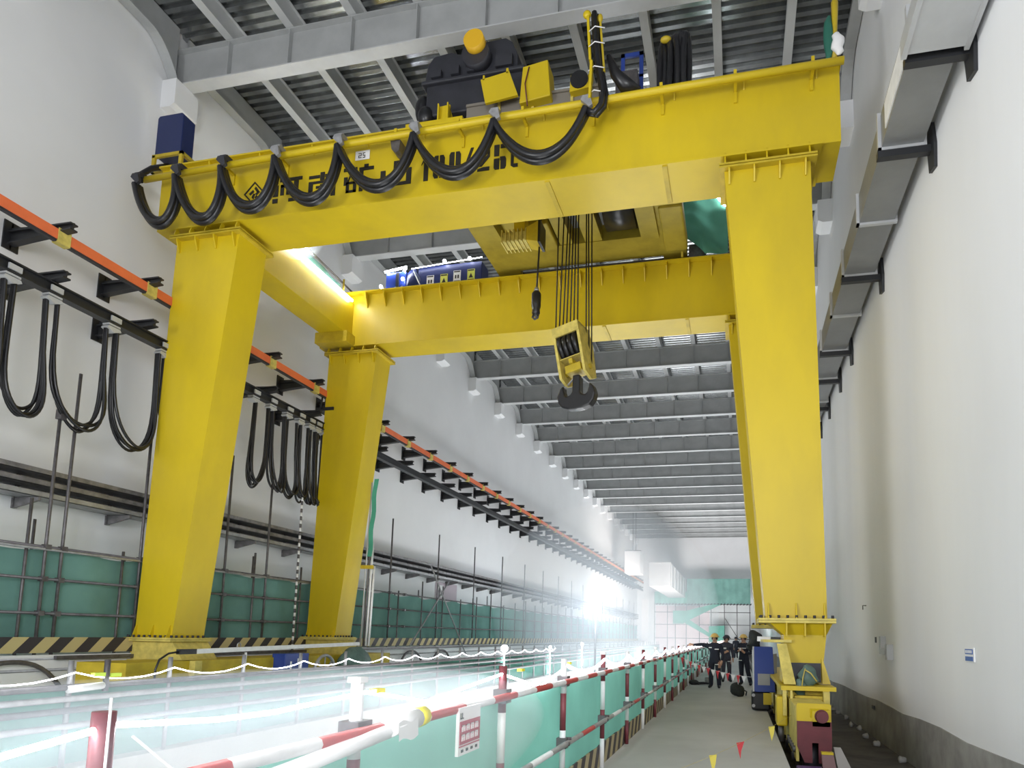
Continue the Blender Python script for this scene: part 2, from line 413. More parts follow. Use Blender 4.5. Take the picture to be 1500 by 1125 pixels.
LFR = leg(13.05, 14.0, False, 11.0, 2.02)
LRL = leg(19.45, 20.35, True, 10.75, 1.45)
LRR = leg(19.45, 20.35, False, 10.75, 2.02)
# end ties between the two girders
MB().box(-13.3, -12.42, 14.2, 19.4, 11.35, 12.5).build('end_tie', YEL, CR)
MB().box(0.35, 1.2, 14.2, 19.4, 11.35, 12.5).build('end_tie', YEL, CR)
MB().box(-13.45, -12.3, 18.9, 19.5, 11.0, 11.36).build('tie_bracket', YELD, CR)

# left saddle, bogies
SL = MB().box(-12.95, -11.75, 11.3, 21.8, 0.25, 0.95).build('saddle_beam', YELD, CR)
MB().frus([(-13.4, 13.0, 0.9), (-12.0, 13.0, 0.9), (-12.0, 14.05, 0.9), (-13.4, 14.05, 0.9)], [(-13.5, 13.0, 1.36), (-12.35, 13.0, 1.36), (-12.35, 14.05, 1.36), (-13.5, 14.05, 1.36)]).build('leg_stool', YELW, SL)
MB().frus([(-13.4, 19.4, 0.9), (-12.0, 19.4, 0.9), (-12.0, 20.4, 0.9), (-13.4, 20.4, 0.9)], [(-13.5, 19.4, 1.39), (-12.35, 19.4, 1.39), (-12.35, 20.4, 1.39), (-13.5, 20.4, 1.39)]).build('leg_stool', YELW, SL)
MB().box(-13.55, -11.6, 12.9, 13.1, -0.2, 0.95).build('end_plate', YELW, SL)
for y in (11.6, 13.2, 19.6, 21.2):
    MB().tube([(-12.5, y, -0.2), (-12.2, y, -0.2)], 0.3, 16).build('wheel', GEAR, SL)
MB().box(-12.75, -12.0, 11.2, 21.9, -0.25, 0.25).build('bogie_frame', YELW, SL)
MB().box(-12.45, -12.25, Y0, Y1, -0.55, -0.5).build('crane_rail_left', PIPE, None, kind='structure')
bpy.data.objects['crane_rail_left'].name = 'trim_31'

# right saddle: stool, plate, bogies
SR = MB().frus([(0.78, 13.1, 0.88), (1.46, 13.1, 0.88), (1.46, 13.95, 0.88), (0.78, 13.95, 0.88)], [(0.82, 13.08, 1.74), (1.56, 13.08, 1.74), (1.56, 13.97, 1.74), (0.82, 13.97, 1.74)]).build('leg_stool', YEL, CR)
MB().frus([(0.82, 13.08, 1.74), (1.56, 13.08, 1.74), (1.56, 13.97, 1.74), (0.82, 13.97, 1.74)], [(0.56, 12.98, 1.955), (1.66, 12.98, 1.955), (1.66, 14.05, 1.955), (0.56, 14.05, 1.955)]).build('stool_collar', YEL, SR)
for x in (0.86, 1.18, 1.52): MB().box(x - 0.012, x + 0.012, 12.9, 13.1, 1.72, 1.96).build('collar_rib', YEL, SR)
MB().box(0.92, 1.45, 13.06, 13.1, 0.9, 1.24).build('recess_panel', GEAR, SR)
MB().frus([(1.46, 12.95, 0.88), (1.6, 12.95, 0.88), (1.6, 13.02, 0.88), (1.46, 13.02, 0.88)], [(1.46, 13.02, 1.32), (1.48, 13.02, 1.32), (1.48, 13.07, 1.32), (1.46, 13.07, 1.32)]).build('side_rib', YEL, SR)
MB().frus([(0.78, 12.6, 0.88), (0.98, 12.6, 0.88), (0.98, 12.68, 0.88), (0.78, 12.68, 0.88)], [(0.69, 13.0, 1.58), (0.86, 13.0, 1.58), (0.86, 13.06, 1.58), (0.69, 13.06, 1.58)]).build('raking_strut', YELW, SR)
MB().box(0.45, 0.95, 13.0, 14.6, 1.6, 1.65).build('arm_plate', YELW, SR)
SP = MB().box(0.72, 1.62, 12.4, 20.8, 0.79, 0.86).box(0.86, 1.48, 12.7, 20.6, 0.3, 0.79).build('saddle_beam', YEL, CR)
for a_, b_ in ((.74, .8), (.86, .9), (1.4, 1.5)): MB().box(a_, b_, 12.3, 12.42, 0.37, 0.79).build('post_plate', YELW, SP)
MB().box(0.95, 1.4, 12.45, 12.68, 0.45, 0.7).build('cross_plate', YELD, SP)
def bogie(y0, y1, front):
    bo = MB().box(0.84, 0.88, y0 + 0.05, y1, -0.15, 0.66).box(1.3, 1.34, y0 + 0.05, y1, -0.15, 0.66).box(0.88, 1.3, y0 + 0.06, y1, 0.3, 0.66).build('bogie', YELW, CR)
    for y in (y0 + 0.5, y1 - 0.5):
        MB().tube([(0.95, y, -0.15), (1.22, y, -0.15)], 0.28, 18).tube([(0.8, y, -0.15), (1.38, y, -0.15)], 0.07, 10).build('wheel', GEAR, bo)
    if front:
        MB().prism([(0.85, 0.45), (1.34, 0.45), (1.34, 0.69), (1.32, 0.71), (0.87, 0.71), (0.85, 0.69)], 'y', y0 - 0.02, y0 + 0.05).build('end_plate', YEL, bo)
        # maroon rail guard with a slot
        MB().prism([(0.85, 0.45), (0.85, 0.08), (0.95, -0.15), (1.06, -0.15), (1.06, 0.14), (1.15, 0.14), (1.15, 0.45)], 'y', y0 - 0.05, y0 + 0.02).prism([(1.15, 0.45), (1.15, -0.15), (1.26, -0.15), (1.34, 0.08), (1.34, 0.45)], 'y', y0 - 0.05, y0 + 0.02).build('rail_guard', MAROON, bo)
        MB().box(1.07, 1.32, y0 - 0.05, y0, 0.38, 0.62).frus([(1.04, y0 - 0.02, 0.5), (1.1, y0 - 0.02, 0.5), (1.1, y0, 0.5), (1.04, y0, 0.5)], [(1.04, y0 - 0.06, 0.64), (1.3, y0 - 0.06, 0.64), (1.3, y0, 0.64), (1.04, y0, 0.64)]).build('buffer_mount', YEL, bo)
        MB().tube([(1.2, y0, 0.53), (1.2, y0 - 0.06, 0.53)], 0.1, 20).tube([(1.2, y0 - 0.06, 0.53), (1.2, y0 - 0.18, 0.53)], 0.085, 20).build('buffer', MAROON, bo)
    for k in range(5):
        MB().tube([(0.8, y0 + 0.25 + k * 0.3, 0.0), (0.88, y0 + 0.25 + k * 0.3, 0.0)], 0.05, 8).build('axle_cap', PIPE, bo)
    return bo
bo1 = bogie(10.9, 13.2, True); bogie(13.8, 16.0, False); bogie(17.6, 19.8, False); bogie(20.2, 22.4, False)
MB().box(0.64, 0.82, 12.4, 12.9, 0.18, 0.68).build('drive_cover', YEL, bo1, bevel=0.03)
MB().tube([(0.72, 12.6, 0.2), (0.72, 12.6, -0.1)], 0.05, 8).build('drive_shaft', PIPE, bo1)
MB().box(0.98, 1.18, Y0, Y1, -0.55, -0.52).box(1.05, 1.11, Y0, Y1, -0.52, -0.45).box(1.03, 1.13, Y0, Y1, -0.45, -0.42).build('trim_32', PIPE, None, kind='structure')

# stencilled lettering on the front girder (boxes 6 mm proud of the web)
def strokes(name, x0, x1, z0, z1, rs):
    m = MB(); W_ = x1 - x0; H_ = z1 - z0
    for r in rs:
        if len(r) == 4: pts = [(r[0], r[1]), (r[2], r[1]), (r[2], r[3]), (r[0], r[3])]
        else: pts = list(zip(r[0::2], r[1::2]))
        m.prism([(x0 + p[0] * W_, z0 + p[1] * H_) for p in pts], 'y', 12.986, 12.999)
    return m.build(name, STEN, G1)
strokes('lettering', -10.62, -9.86, 11.62, 12.22, [(0, .27, .18, .74), (0, 0, .18, .18), (0.02, .8, .16, .97), (.22, .86, 1.0, 1.0), (.26, .3, .38, .74), (.26, .62, .6, .74), (.47, .3, .6, .6), (.72, .08, .88, .84), (.56, 0, .88, .13)])
strokes('lettering', -9.68, -8.98, 11.62, 12.24, [(0, .78, .4, .9), (.6, .78, 1, .9), (.42, .68, .58, 1), (0, 0, .16, .66), (.16, .56, .84, .66), (.84, 0, 1, .66), (.28, .36, .72, .46), (.28, .18, .72, .28), (.43, 0, .57, .52)])
strokes('lettering', -8.78, -8.02, 11.63, 12.26, [(0, .84, .45, .97), (.14, .45, .27, .84, .3, .84, .17, .4), (.02, .3, .14, .62), (.1, 0, .2, .42), (.34, 0, .44, .42), (.1, .34, .44, .42), (.1, 0, .44, .09), (.52, .8, 1, .93), (.68, .9, .82, 1.04), (.54, 0, .66, .8)])
strokes('lettering', -7.84, -7.08, 11.65, 12.25, [(0, 0, .16, .66), (.42, .13, .58, 1), (.84, 0, 1, .66), (.16, 0, .84, .13)])
strokes('lettering', -6.84, -6.66, 11.66, 12.2, [(.35, 0, .95, 1), (0, .72, .35, .88, .35, 1, .2, .92)])
def zero(x0, x1, z0, z1): strokes('lettering', x0, x1, z0, z1, [(0, .12, .12, 0, .44, 0, .44, 1, .12, 1, 0, .88), (.56, 0, .88, 0, 1, .12, 1, .88, .88, 1, .56, 1)])
zero(-6.55, -6.28, 11.69, 12.23); zero(-6.17, -5.9, 11.71, 12.26)
strokes('lettering', -5.82, -5.6, 11.84, 12.3, [(0, 0, .3, 0, 1, 1, .7, 1)])
strokes('lettering', -5.5, -5.22, 11.71, 12.25, [(0, 0, 1, 0, 1, .16, .5, .16, 0, .1), (0, .2, .35, .2, 1, .6, 1, .8, .6, .55), (0, .72, .4, .72, .4, 1, .15, 1, 0, .88), (.52, .72, 1, .72, 1, .9, .85, 1, .52, 1)])
strokes('lettering', -5.12, -4.84, 11.7, 12.28, [(0, .54, .42, .54, .42, 1, 0, 1), (.52, .84, 1, 1), (.5, .5, .9, .5, 1, .4, 1, .1, .9, 0, .55, 0, .55, .36, .5, .36), (0, 0.06, .1, 0, .45, 0, .45, .44, .0, .44)])
strokes('lettering', -4.78, -4.56, 11.7, 12.28, [(.22, .08, .5, 0, .56, 1, .22, 1), (0, .72, 1, .84), (.5, 0, .95, 0, .95, .14, .5, .14)])
lg = MB()
c = (-11.14, 11.95)
for k in range(4):
    a = [(c[0] + 0.28, c[1]), (c[0], c[1] + 0.3), (c[0] - 0.28, c[1]), (c[0], c[1] - 0.3)]
    p, q = a[k], a[(k + 1) % 4]
    f = 0.84
    lg.prism([p, q, (c[0] + (q[0] - c[0]) * f, c[1] + (q[1] - c[1]) * f), (c[0] + (p[0] - c[0]) * f, c[1] + (p[1] - c[1]) * f)], 'y', 12.986, 12.999)
for pts in ([(-.14, .0), (-.1, -.04), (.0, .04), (-.03, .09)], [(-.06, -.1), (-.01, -.15), (.03, -.02), (-.02, .0)], [(0, .12), (.04, .17), (.13, .05), (.09, .0)], [(.03, -.02), (.07, -.06), (.16, .02), (.12, .06)], [(.02, -.12), (.06, -.15), (.1, -.08), (.06, -.05)]):
    lg.prism([(c[0] + p[0], c[1] + p[1]) for p in pts], 'y', 12.986, 12.999)
lg.build('emblem', STEN, G1)
sh = MB().box(-8.5, -8.14, 12.98, 12.99, 12.4, 12.62).build('paper_notice', PAPER, None)
tag(sh, 'small white paper notice stuck to the front girder above the lettering', 'notice')
pm = MB()
for b in ([-8.42, -8.34, 12.545, 12.56], [-8.355, -8.34, 12.5, 12.56], [-8.42, -8.34, 12.495, 12.51], [-8.42, -8.405, 12.45, 12.5], [-8.42, -8.34, 12.445, 12.46], [-8.31, -8.25, 12.55, 12.565], [-8.31, -8.295, 12.5, 12.56], [-8.31, -8.25, 12.495, 12.51], [-8.265, -8.25, 12.445, 12.5], [-8.31, -8.25, 12.44, 12.455]):
    pm.box(b[0], b[1], 12.974, 12.98, b[2], b[3])
pm.build('handwriting', STEN, sh)

# ------------------------------------------------------------------ festoon cable on the front girder
FE = thing('girder_festoon', 'thick black festoon cables looped along the front yellow girder', 'cable', (0, 12.5, 12.4))
FE.location = (0, 0, 0)
cl = [(-13.97, 12.3), (-12.85, 12.36), (-11.6, 12.4), (-10.18, 12.44), (-8.59, 12.48), (-6.76, 12.47), (-4.93, 12.5), (-2.95, 12.46)]
bt = [(-13.2, 11.05), (-12.0, 11.0), (-10.75, 11.13), (-9.2, 11.12), (-7.55, 11.22), (-5.75, 11.27), (-3.88, 11.36)]
for i in range(7):
    (xa, za), (xb, zb) = cl[i], cl[i + 1]; xm, zm = bt[i]
    ex = (3.4, 3.0, 2.6, 2.3, 2.0, 1.9, 1.8)[i]
    m = MB()
    for (dz, dy, r) in ((0, 0, .075), (.11, .06, .07), (.06, -.1, .07), (.17, -.03, .06)):
        pts = []
        for k in range(25):
            u = -1 + 2 * k / 24
            w = (.95, .85, .7, .5, .3, .25, .2)[i]
            th = u * PI / 2
            x = (xa + xb) / 2 + (xb - xa) / 2 * (w * math.sin(th) + (1 - w) * u) + (xm - (xa + xb) / 2) * (1 - u * u)
            zt = za if u < 0 else zb
            z = zm + dz * (1 - abs(u) ** 3) + (zt - 0.12 - zm) * (w * (1 - math.cos(th)) + (1 - w) * u * u)
            pts.append((x, 12.5 + dy, z))
        m.tube(pts, r, 7, cap=False)
    m.build('cable', RUB, FE)
for i, (x, z) in enumerate(cl):
    m = MB().box(x - 0.08, x + 0.08, 12.44, 12.6, z + 0.1, z + 0.2).box(x - 0.05, x + 0.05, 12.52, 12.7, z + 0.18, z + 0.26)
    m.prism([(x - 0.1, z + 0.04), (x + 0.08, z - 0.14), (x + 0.15, z - 0.1), (x + 0.1, z + 0.12), (x - 0.06, z + 0.12)], 'y', 12.36, 12.44)
    m.build('cable_clamp', GEAR if i < 3 else PIPEL, FE)
MB().tube([(-13.97, 12.55, 12.35), (-14.05, 12.6, 12.55), (-13.95, 12.8, 12.85), (-13.75, 13.1, 13.1)], 0.07, 8).build('cable', RUB, FE)
# riser to the trolley
RI = thing('cable_riser', 'upright black cable bundle tied to thin yellow posts at the trolley', 'cable')
m = MB()
for dx, dy in ((0, 0), (.07, .03), (.03, -.06)):
    m.tube([(-2.95 + dx, 12.5 + dy, 12.3), (-2.8 + dx, 12.48 + dy, 12.22), (-2.66 + dx, 12.5 + dy, 12.4), (-2.63 + dx, 12.52 + dy, 12.7), (-2.74 + dx, 12.55 + dy, 13.3), (-2.82 + dx, 12.6 + dy, 14.0), (-2.86 + dx, 12.6 + dy, 14.6)], 0.06, 7)
m.build('cable', RUB, RI)
MB().bar((-2.86, 12.4, 12.5), (-2.84, 12.42, 13.35), .12, .05).build('post', YEL, RI)
MB().bar((-2.9, 12.55, 13.5), (-2.98, 12.6, 14.6), .09, .05).ball((-3.0, 12.6, 14.64), .09, .07, .09).build('post', YEL, RI)
MB().bar((-2.6, 12.55, 13.2), (-2.72, 12.6, 14.5), .04, .04).ball((-2.72, 12.6, 14.5), .06, .05, .1).build('post', YELD, RI)
MB().tube([(-2.55, 12.7, 13.7), (-2.4, 12.75, 13.3), (-2.2, 12.8, 13.05), (-1.9, 12.9, 12.98)], [0.05, .12, .17, .05], 8).build('cable', RUB, RI)
for z in (12.66, 13.2, 13.75, 14.1): MB().tube([(-2.92, 12.46, z), (-2.78, 12.4, z + .04), (-2.58, 12.44, z)], .012, 5).build('tie', PAPER, RI)

# blue cabinet at the left end of the front girder
CB = thing('control_cabinet', 'tall navy cabinet on a yellow stand at the front girder end', 'cabinet', (-13.7, 13.3, 12.95))
MB().prism([(-.45, .42), (.32, .42), (.32, 1.44), (.26, 1.5), (-.4, 1.5), (-.45, 1.44)], 'y', -.28, .1).build('body', NAVY, CB, bevel=0.02)
m = MB()
for x in (-.5, .3):
    for y in (-.3, .1): m.box(x, x + .09, y, y + .06, -.05, .42)
m.box(-.5, .39, -.3, -.24, .36, .44).box(-.5, .39, .1, .16, .36, .44).box(.3, .39, -.3, .16, .36, .44).box(-.5, .39, -.3, -.24, -.05, .03)
m.build('stand', YELD, CB)
MB().tube([(.3, .3, .55), (.85, .32, .05)], .035, 7).build('brace', BLK, CB)

# ------------------------------------------------------------------ trolley
YELT = mat('yellow_paint_shaded', (0.4, 0.31, 0.03), 0.55, 0, 0.3, 1.5)  # trolley yellow darkened, shade of the underside put into the colour
TR = thing('hoist_trolley', 'yellow hoist trolley with charcoal gearbox riding on the crane girders', 'trolley', (0, 0, 0))
zb = 13.02
fm = MB()
fm.box(-7.35, -6.55, 13.9, 19.7, zb, zb + 0.5).box(-2.15, -1.4, 13.9, 19.7, zb, zb + 0.5)
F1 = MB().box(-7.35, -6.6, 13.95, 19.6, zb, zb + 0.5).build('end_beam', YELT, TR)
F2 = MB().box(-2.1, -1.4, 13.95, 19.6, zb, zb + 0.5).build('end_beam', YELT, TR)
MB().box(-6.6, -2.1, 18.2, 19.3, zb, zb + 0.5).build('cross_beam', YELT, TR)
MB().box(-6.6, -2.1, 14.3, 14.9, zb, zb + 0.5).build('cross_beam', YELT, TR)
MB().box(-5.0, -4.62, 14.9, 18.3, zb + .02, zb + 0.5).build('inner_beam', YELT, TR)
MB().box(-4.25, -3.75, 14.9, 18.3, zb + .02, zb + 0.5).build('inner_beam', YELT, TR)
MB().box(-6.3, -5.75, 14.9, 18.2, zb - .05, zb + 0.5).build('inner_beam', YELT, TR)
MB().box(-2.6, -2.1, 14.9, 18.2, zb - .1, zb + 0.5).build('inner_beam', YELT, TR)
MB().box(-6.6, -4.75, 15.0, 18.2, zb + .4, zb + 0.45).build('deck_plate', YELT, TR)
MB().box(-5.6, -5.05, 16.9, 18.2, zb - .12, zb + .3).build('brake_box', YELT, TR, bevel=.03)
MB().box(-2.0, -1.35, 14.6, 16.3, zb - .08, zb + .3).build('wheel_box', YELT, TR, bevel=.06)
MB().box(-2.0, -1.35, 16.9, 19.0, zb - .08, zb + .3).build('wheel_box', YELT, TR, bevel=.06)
MB().box(-7.4, -1.3, 19.62, 19.72, 12.94, 13.14).build('side_girt', PIPE, TR)
MB().tube([(-3.5, 17.3, zb + .75), (-2.65, 17.3, zb + .75)], .9, 28).build('rope_drum', RUB, TR)
MB().tube([(-4.6, 16.3, zb + .3), (-3.75, 16.3, zb + .3)], .35, 22).build('sheave_bank', RUB, TR)
for x in (-7.0, -1.75):
    for y in (13.6, 19.9):
        MB().tube([(x, y - .09, zb + .15), (x, y + .09, zb + .15)], .21, 18).build('wheel', GEAR, TR)
# front sill of grey channel, seen over the girder
MB().box(-6.0, -2.9, 13.42, 13.5, 13.3, 13.68).box(-6.0, -2.9, 13.38, 13.62, 13.66, 13.72).build('front_sill', mat('brown_grey_steel', (0.2, 0.18, 0.15), .55), TR)
for x in (-5.2, -4.4, -3.5): MB().box(x - .03, x + .03, 13.38, 13.44, 13.1, 13.66).build('sill_rib', YELW, TR)
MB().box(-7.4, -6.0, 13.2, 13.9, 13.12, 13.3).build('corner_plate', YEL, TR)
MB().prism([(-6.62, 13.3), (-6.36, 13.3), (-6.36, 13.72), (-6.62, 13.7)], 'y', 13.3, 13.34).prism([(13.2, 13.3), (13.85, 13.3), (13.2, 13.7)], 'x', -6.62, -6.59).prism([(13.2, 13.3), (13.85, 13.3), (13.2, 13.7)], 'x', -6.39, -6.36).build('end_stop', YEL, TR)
# gearbox
gb = MB()
prof = [(-7.1, 13.72), (-4.72, 13.72), (-4.72, 14.5), (-4.85, 14.55), (-4.85, 14.95), (-5.0, 15.3), (-5.15, 15.42), (-5.5, 15.42), (-5.9, 15.38), (-6.05, 15.2), (-6.3, 15.2), (-6.5, 15.3), (-6.95, 15.26), (-7.1, 15.05), (-7.16, 14.6), (-7.1, 14.5)]
gb.prism(prof, 'y', 13.55, 14.4)
gb.box(-7.2, -4.65, 13.45, 14.5, 14.48, 14.58)
GB = gb.build('gearbox', GEAR, TR, bevel=.03)
MB().tube([(-5.8, 13.3, 14.95), (-5.8, 13.6, 14.95)], .33, 24).build('bearing_boss', GEAR, GB)
MB().tube([(-5.78, 13.12, 15.12), (-5.78, 13.4, 15.12)], .24, 28).build('shaft_cover', mat('ochre_cap', (0.72, 0.42, 0.02), .45), GB)
for x, z, w, h in ((-6.95, 14.62, .25, .18), (-6.45, 14.62, .2, .22), (-6.05, 14.62, .18, .35), (-5.35, 14.62, .4, .28)): MB().box(x, x + w, 13.44, 13.58, z, z + h).build('foot_lug', GEAR, GB)
MB().ball((-7.25, 13.75, 14.05), .2, .2, .4, 10, 8).ball((-7.1, 13.6, 13.75), .2, .2, .25, 10, 8).build('brake_unit', RUB, TR)
# yellow guards and drives along the front
MB().prism([(-5.42, 13.42), (-4.66, 13.5), (-4.88, 14.12), (-5.55, 14.02)], 'y', 13.1, 13.16).box(-5.5, -5.46, 13.1, 13.16, 14.0, 14.12).box(-4.95, -4.9, 13.1, 13.16, 14.08, 14.2).build('coupling_guard', YEL, TR)
MB().prism([(-4.66, 13.38), (-3.94, 13.46), (-4.02, 14.34), (-4.6, 14.26)], 'y', 13.2, 13.7).build('motor_cover', YEL, TR, bevel=.02)
MB().tube([(-4.45, 13.16, 13.25), (-4.52, 13.16, 13.8), (-4.44, 13.17, 14.2)], .015, 5).build('cable', MAROON, TR)
MB().tube([(-3.3, 13.2, 13.75), (-3.3, 13.55, 13.75)], .2, 18).build('brake_drum', RUB, TR)
MB().prism([(-3.52, 13.5), (-3.08, 13.55), (-3.04, 13.95), (-3.2, 13.7), (-3.4, 13.7), (-3.5, 13.9)], 'y', 13.25, 13.5).build('brake_shoe', YEL, TR)
MB().box(-3.75, -2.9, 13.55, 13.9, 13.4, 13.85).build('brake_body', RED, TR)
MB().box(-2.6, -2.1, 13.8, 14.15, 13.3, 14.3).build('junction_box', PIPE, TR)
m = MB().box(-2.55, -2.46, 14.2, 14.25, 13.1, 15.1).box(-2.12, -2.03, 14.2, 14.25, 13.1, 15.1).box(-2.55, -2.03, 14.2, 14.25, 15.0, 15.1).box(-2.55, -2.03, 14.2, 14.25, 14.45, 14.52)
m.build('blue_frame', BLUE, TR)
# auxiliary hook motor slung under the frame
AU = MB().box(-6.05, -5.25, 16.1, 16.55, 12.0, 12.26).build('auxiliary_hoist', YELW, TR, bevel=.03)
for k in range(7): MB().box(-6.05 + k * .11, -6.02 + k * .11, 16.05, 16.6, 11.95, 12.3).build('cooling_fin', YELW, AU)
MB().frus([(-5.35, 16.05, 11.95), (-5.02, 16.0, 11.85), (-5.02, 16.5, 11.85), (-5.35, 16.5, 11.95)], [(-5.35, 16.05, 12.3), (-5.02, 16.0, 12.42), (-5.02, 16.5, 12.42), (-5.35, 16.5, 12.3)]).build('rope_guide', YELD, AU)
MB().box(-5.02, -4.95, 16.0, 16.5, 11.83, 12.44).build('guide_plate', RUB, AU)
MB().box(-5.75, -5.45, 16.2, 16.5, 12.26, 13.1).build('hanger', YEL, AU)

# auxiliary hook (small black weight on one rope)
AH = thing('auxiliary_hook', 'small black hook weight on a single rope left of main hook', 'hook', (-5.1, 16.3, 10.0))
MB().tube([(.08, 0, 3.0), (0.02, 0, 1.2), (0, 0, .6)], .025, 6).build('rope', ROPE, AH)
MB().tube([(0, 0, .62), (0, 0, .55), (0, 0, .2), (0, 0, .12), (0, 0, .02), (0, 0, -.06)], [.08, .125, .125, .1, .11, .06], 16).build('weight', RUB, AH)
MB().tube([(0, 0, .72), (0, 0, .6)], [.05, .08], 10).build('socket', PIPEL, AH)
MB().tube([(-.06, 0, 0), (-.09, 0, -.08), (-.03, 0, -.14), (.05, 0, -.1), (.06, 0, -.03)], .03, 8).build('hook', GEAR, AH)

# main hook block
HB = thing('hook_block', 'heavy yellow sheave block with black double hook hanging in mid air', 'hook', (-4.3, 16.3, 9.6))
HB.rotation_euler = (0, 0, -.22)
H = Matrix.Rotation(math.radians(-11), 4, 'Y')
def tilt(o): o.matrix_local = H; return o
b = MB()
b.box(-.38, .37, -.05, .0, -.24, .03).box(-.38, .37, .0, .66, -.05, .03)
tilt(b.build('top_yoke', YELW, HB))
for x in (-.38, .3):
    tilt(MB().prism([(-.04, .02), (.66, .02), (.8, -.35), (.65, -1.35), (.3, -1.5), (-.04, -1.38)], 'x', x, x + .07).build('side_plate', YELW, HB))
for k in range(4): tilt(MB().tube([(-.28 + k * .14, .3, -.48), (-.17 + k * .14, .3, -.48)], .38, 24).build('sheave', RUB, HB))
tilt(MB().box(-.34, .32, .02, .58, -.86, -.84).build('tie_plate', YELW, HB))
tilt(MB().box(-.22, .22, .05, .5, -1.25, -1.05).box(-.05, .05, -.03, .55, -1.05, -.92).tube([(-.42, .28, -1.16), (.42, .28, -1.16)], .07, 12).build('cross_head', YELD, HB))
for i, x in enumerate((-4.56, -4.4, -4.27, -4.2, -4.12, -4.05, -3.98)):
    xb = -4.6 + i * .105
    MB().tube([(x - HB.location.x, .0, 3.3), (xb - HB.location.x, .05, -.02)], .018, 6).build('rope', ROPE, HB)
for x, xb, zz in ((-3.92, -3.93, -.45), (-3.86, -3.84, -.7), (-3.76, -3.76, -1.0)):
    MB().tube([(x - HB.location.x, .35, 3.3), (xb - HB.location.x, .5, zz)], .018, 6).build('rope', ROPE, HB)
hk = [(-.1, .35), (.1, .35), (.11, -.1), (.16, -.17), (.26, -.2), (.32, -.15), (.36, -.02), (.37, .1), (.47, .02), (.54, -.18), (.5, -.36), (.4, -.48), (.2, -.55), (0, -.56), (-.2, -.55), (-.4, -.48), (-.5, -.36), (-.54, -.18), (-.47, .02), (-.37, .1), (-.36, -.02), (-.32, -.15), (-.26, -.2), (-.16, -.17), (-.11, -.1)]
ho = MB().prism(hk, 'y', -.13, .13).build('double_hook', RUB, HB, bevel=.05)
ho.location = (.26, .28, -1.63)
la = MB().bar((.12, 0, .3), (.38, 0, .06), .05, .03).bar((-.12, 0, .3), (-.38, 0, .06), .05, .03).build('latch', PIPEL, HB)
la.location = (.26, .28, -1.63)

# ------------------------------------------------------------------ things on the rear girder and ties
EC = thing('electric_cabinet', 'long blue electrical cabinet with warning sheets on the rear girder', 'cabinet', (-9.6, 20.2, 12.86))
MB().box(-.95, 1.35, 0, .6, .05, 1.18).build('body', mat('deep_blue_enamel', (0.014, 0.025, 0.12), .4), EC, bevel=.02)
for k, (x, z, mm) in enumerate(((-.62, .42, PAPER), (-.12, .42, SIGNY), (.35, .5, PAPER), (.85, .5, SIGNY))):
    s_ = MB().box(x, x + .26, -.02, -.005, z, z + .42).build('warning_sheet', mm, EC)
    q = MB().box(x + .02, x + .24, -.028, -.02, z + .36, z + .4).box(x + .02, x + .24, -.028, -.02, z + .03, z + .06)
    if mm is SIGNY: q.prism([(x + .06, z + .12), (x + .2, z + .12), (x + .13, z + .28)], 'y', -.028, -.02)
    else: q.box(x + .06, x + .11, -.028, -.02, z + .14, z + .26).box(x + .15, x + .2, -.028, -.02, z + .14, z + .26)
    q.build('print', STEN, s_)
EB = thing('transformer_cabinet', 'shiny blue cabinet in wrapped plastic beside the electrical cabinet, rear girder', 'cabinet', (-11.3, 20.1, 12.86))
MB().box(-.4, .35, 0, .6, .0, 1.05).build('body', mat('gloss_blue_enamel', (0.03, 0.06, 0.32), .12), EB, bevel=.03)
MB().grid(lambda u, v: (-.5 + .95 * u, -.08 - .05 * math.sin(u * 19 + v * 5), .02 + .4 * v + .05 * math.sin(u * 25)), 18, 5).build('plastic_wrap', mat('plastic_film', (.5, .55, .75), .08), EB)
MB().box(.0, .1, -.05, -.0, .0, 1.0).build('post', BLK, EB)
CV = thing('covered_panel', 'cabinet draped with dark plastic between the two blue ones, rear girder', 'cabinet', (-10.75, 20.15, 12.86))
MB().ball((0, .2, .55), .3, .3, .72, 14, 10, f=lambda p: p + Vector((.04 * math.sin(p.z * 9), .05 * math.sin(p.x * 14 + p.z * 5), 0))).build('cover', NAVY, CV)
MB().tube([(.1, -.12, 1.0), (.3, -.15, .6), (.55, -.12, .1)], .02, 6).build('rope', PAPER, CV)

def led(name, pts, r, label, mt=LED, sag=0.0, n=7, group=None):
    P = []
    for a, b in zip(pts[:-1], pts[1:]):
        for k in range(n):
            t = k / n
            q = Vector(a).lerp(Vector(b), t); q.z -= sag * 4 * t * (1 - t)
            P.append(q)
    P.append(Vector(pts[-1]))
    o = MB().tube(P, r, 6).build(name, mt)
    return tag(o, label, 'light', 'glowing LED ropes')
led('led_rope', [(-10.75, 20.08, 13.95), (-8.2, 20.08, 14.1)], .012, 'glowing white LED rope along the top of the blue electrical cabinet', LED)
led('led_rope', [(-11.7, 20.02, 13.9), (-10.9, 20.02, 14.0), (-11.0, 20.02, 13.85)], .035, 'bright LED lamp string over the shiny plastic-wrapped cabinet', LEDH)
led('led_rope', [(-12.36, 14.4, 12.55), (-12.36, 15.6, 12.56), (-12.36, 17.2, 12.54), (-12.36, 19.2, 12.52)], .035, 'glowing white LED rope on the left end tie of the crane', LEDH)
led('led_rope', [(-12.7, 14.4, 13.1), (-12.5, 16.0, 12.95), (-12.4, 17.0, 12.9)], .025, 'upper slanting LED rope above the left end tie', LED)
for P_, x, z in ((EB, -.5, .5), (EB, .3, .7), (EC, .05, 1.24), (EC, .95, 1.24)):
    MB().ball((x, -.12, z), .06, .06, .06, 10, 8).build('led_lamp', LED, P_)
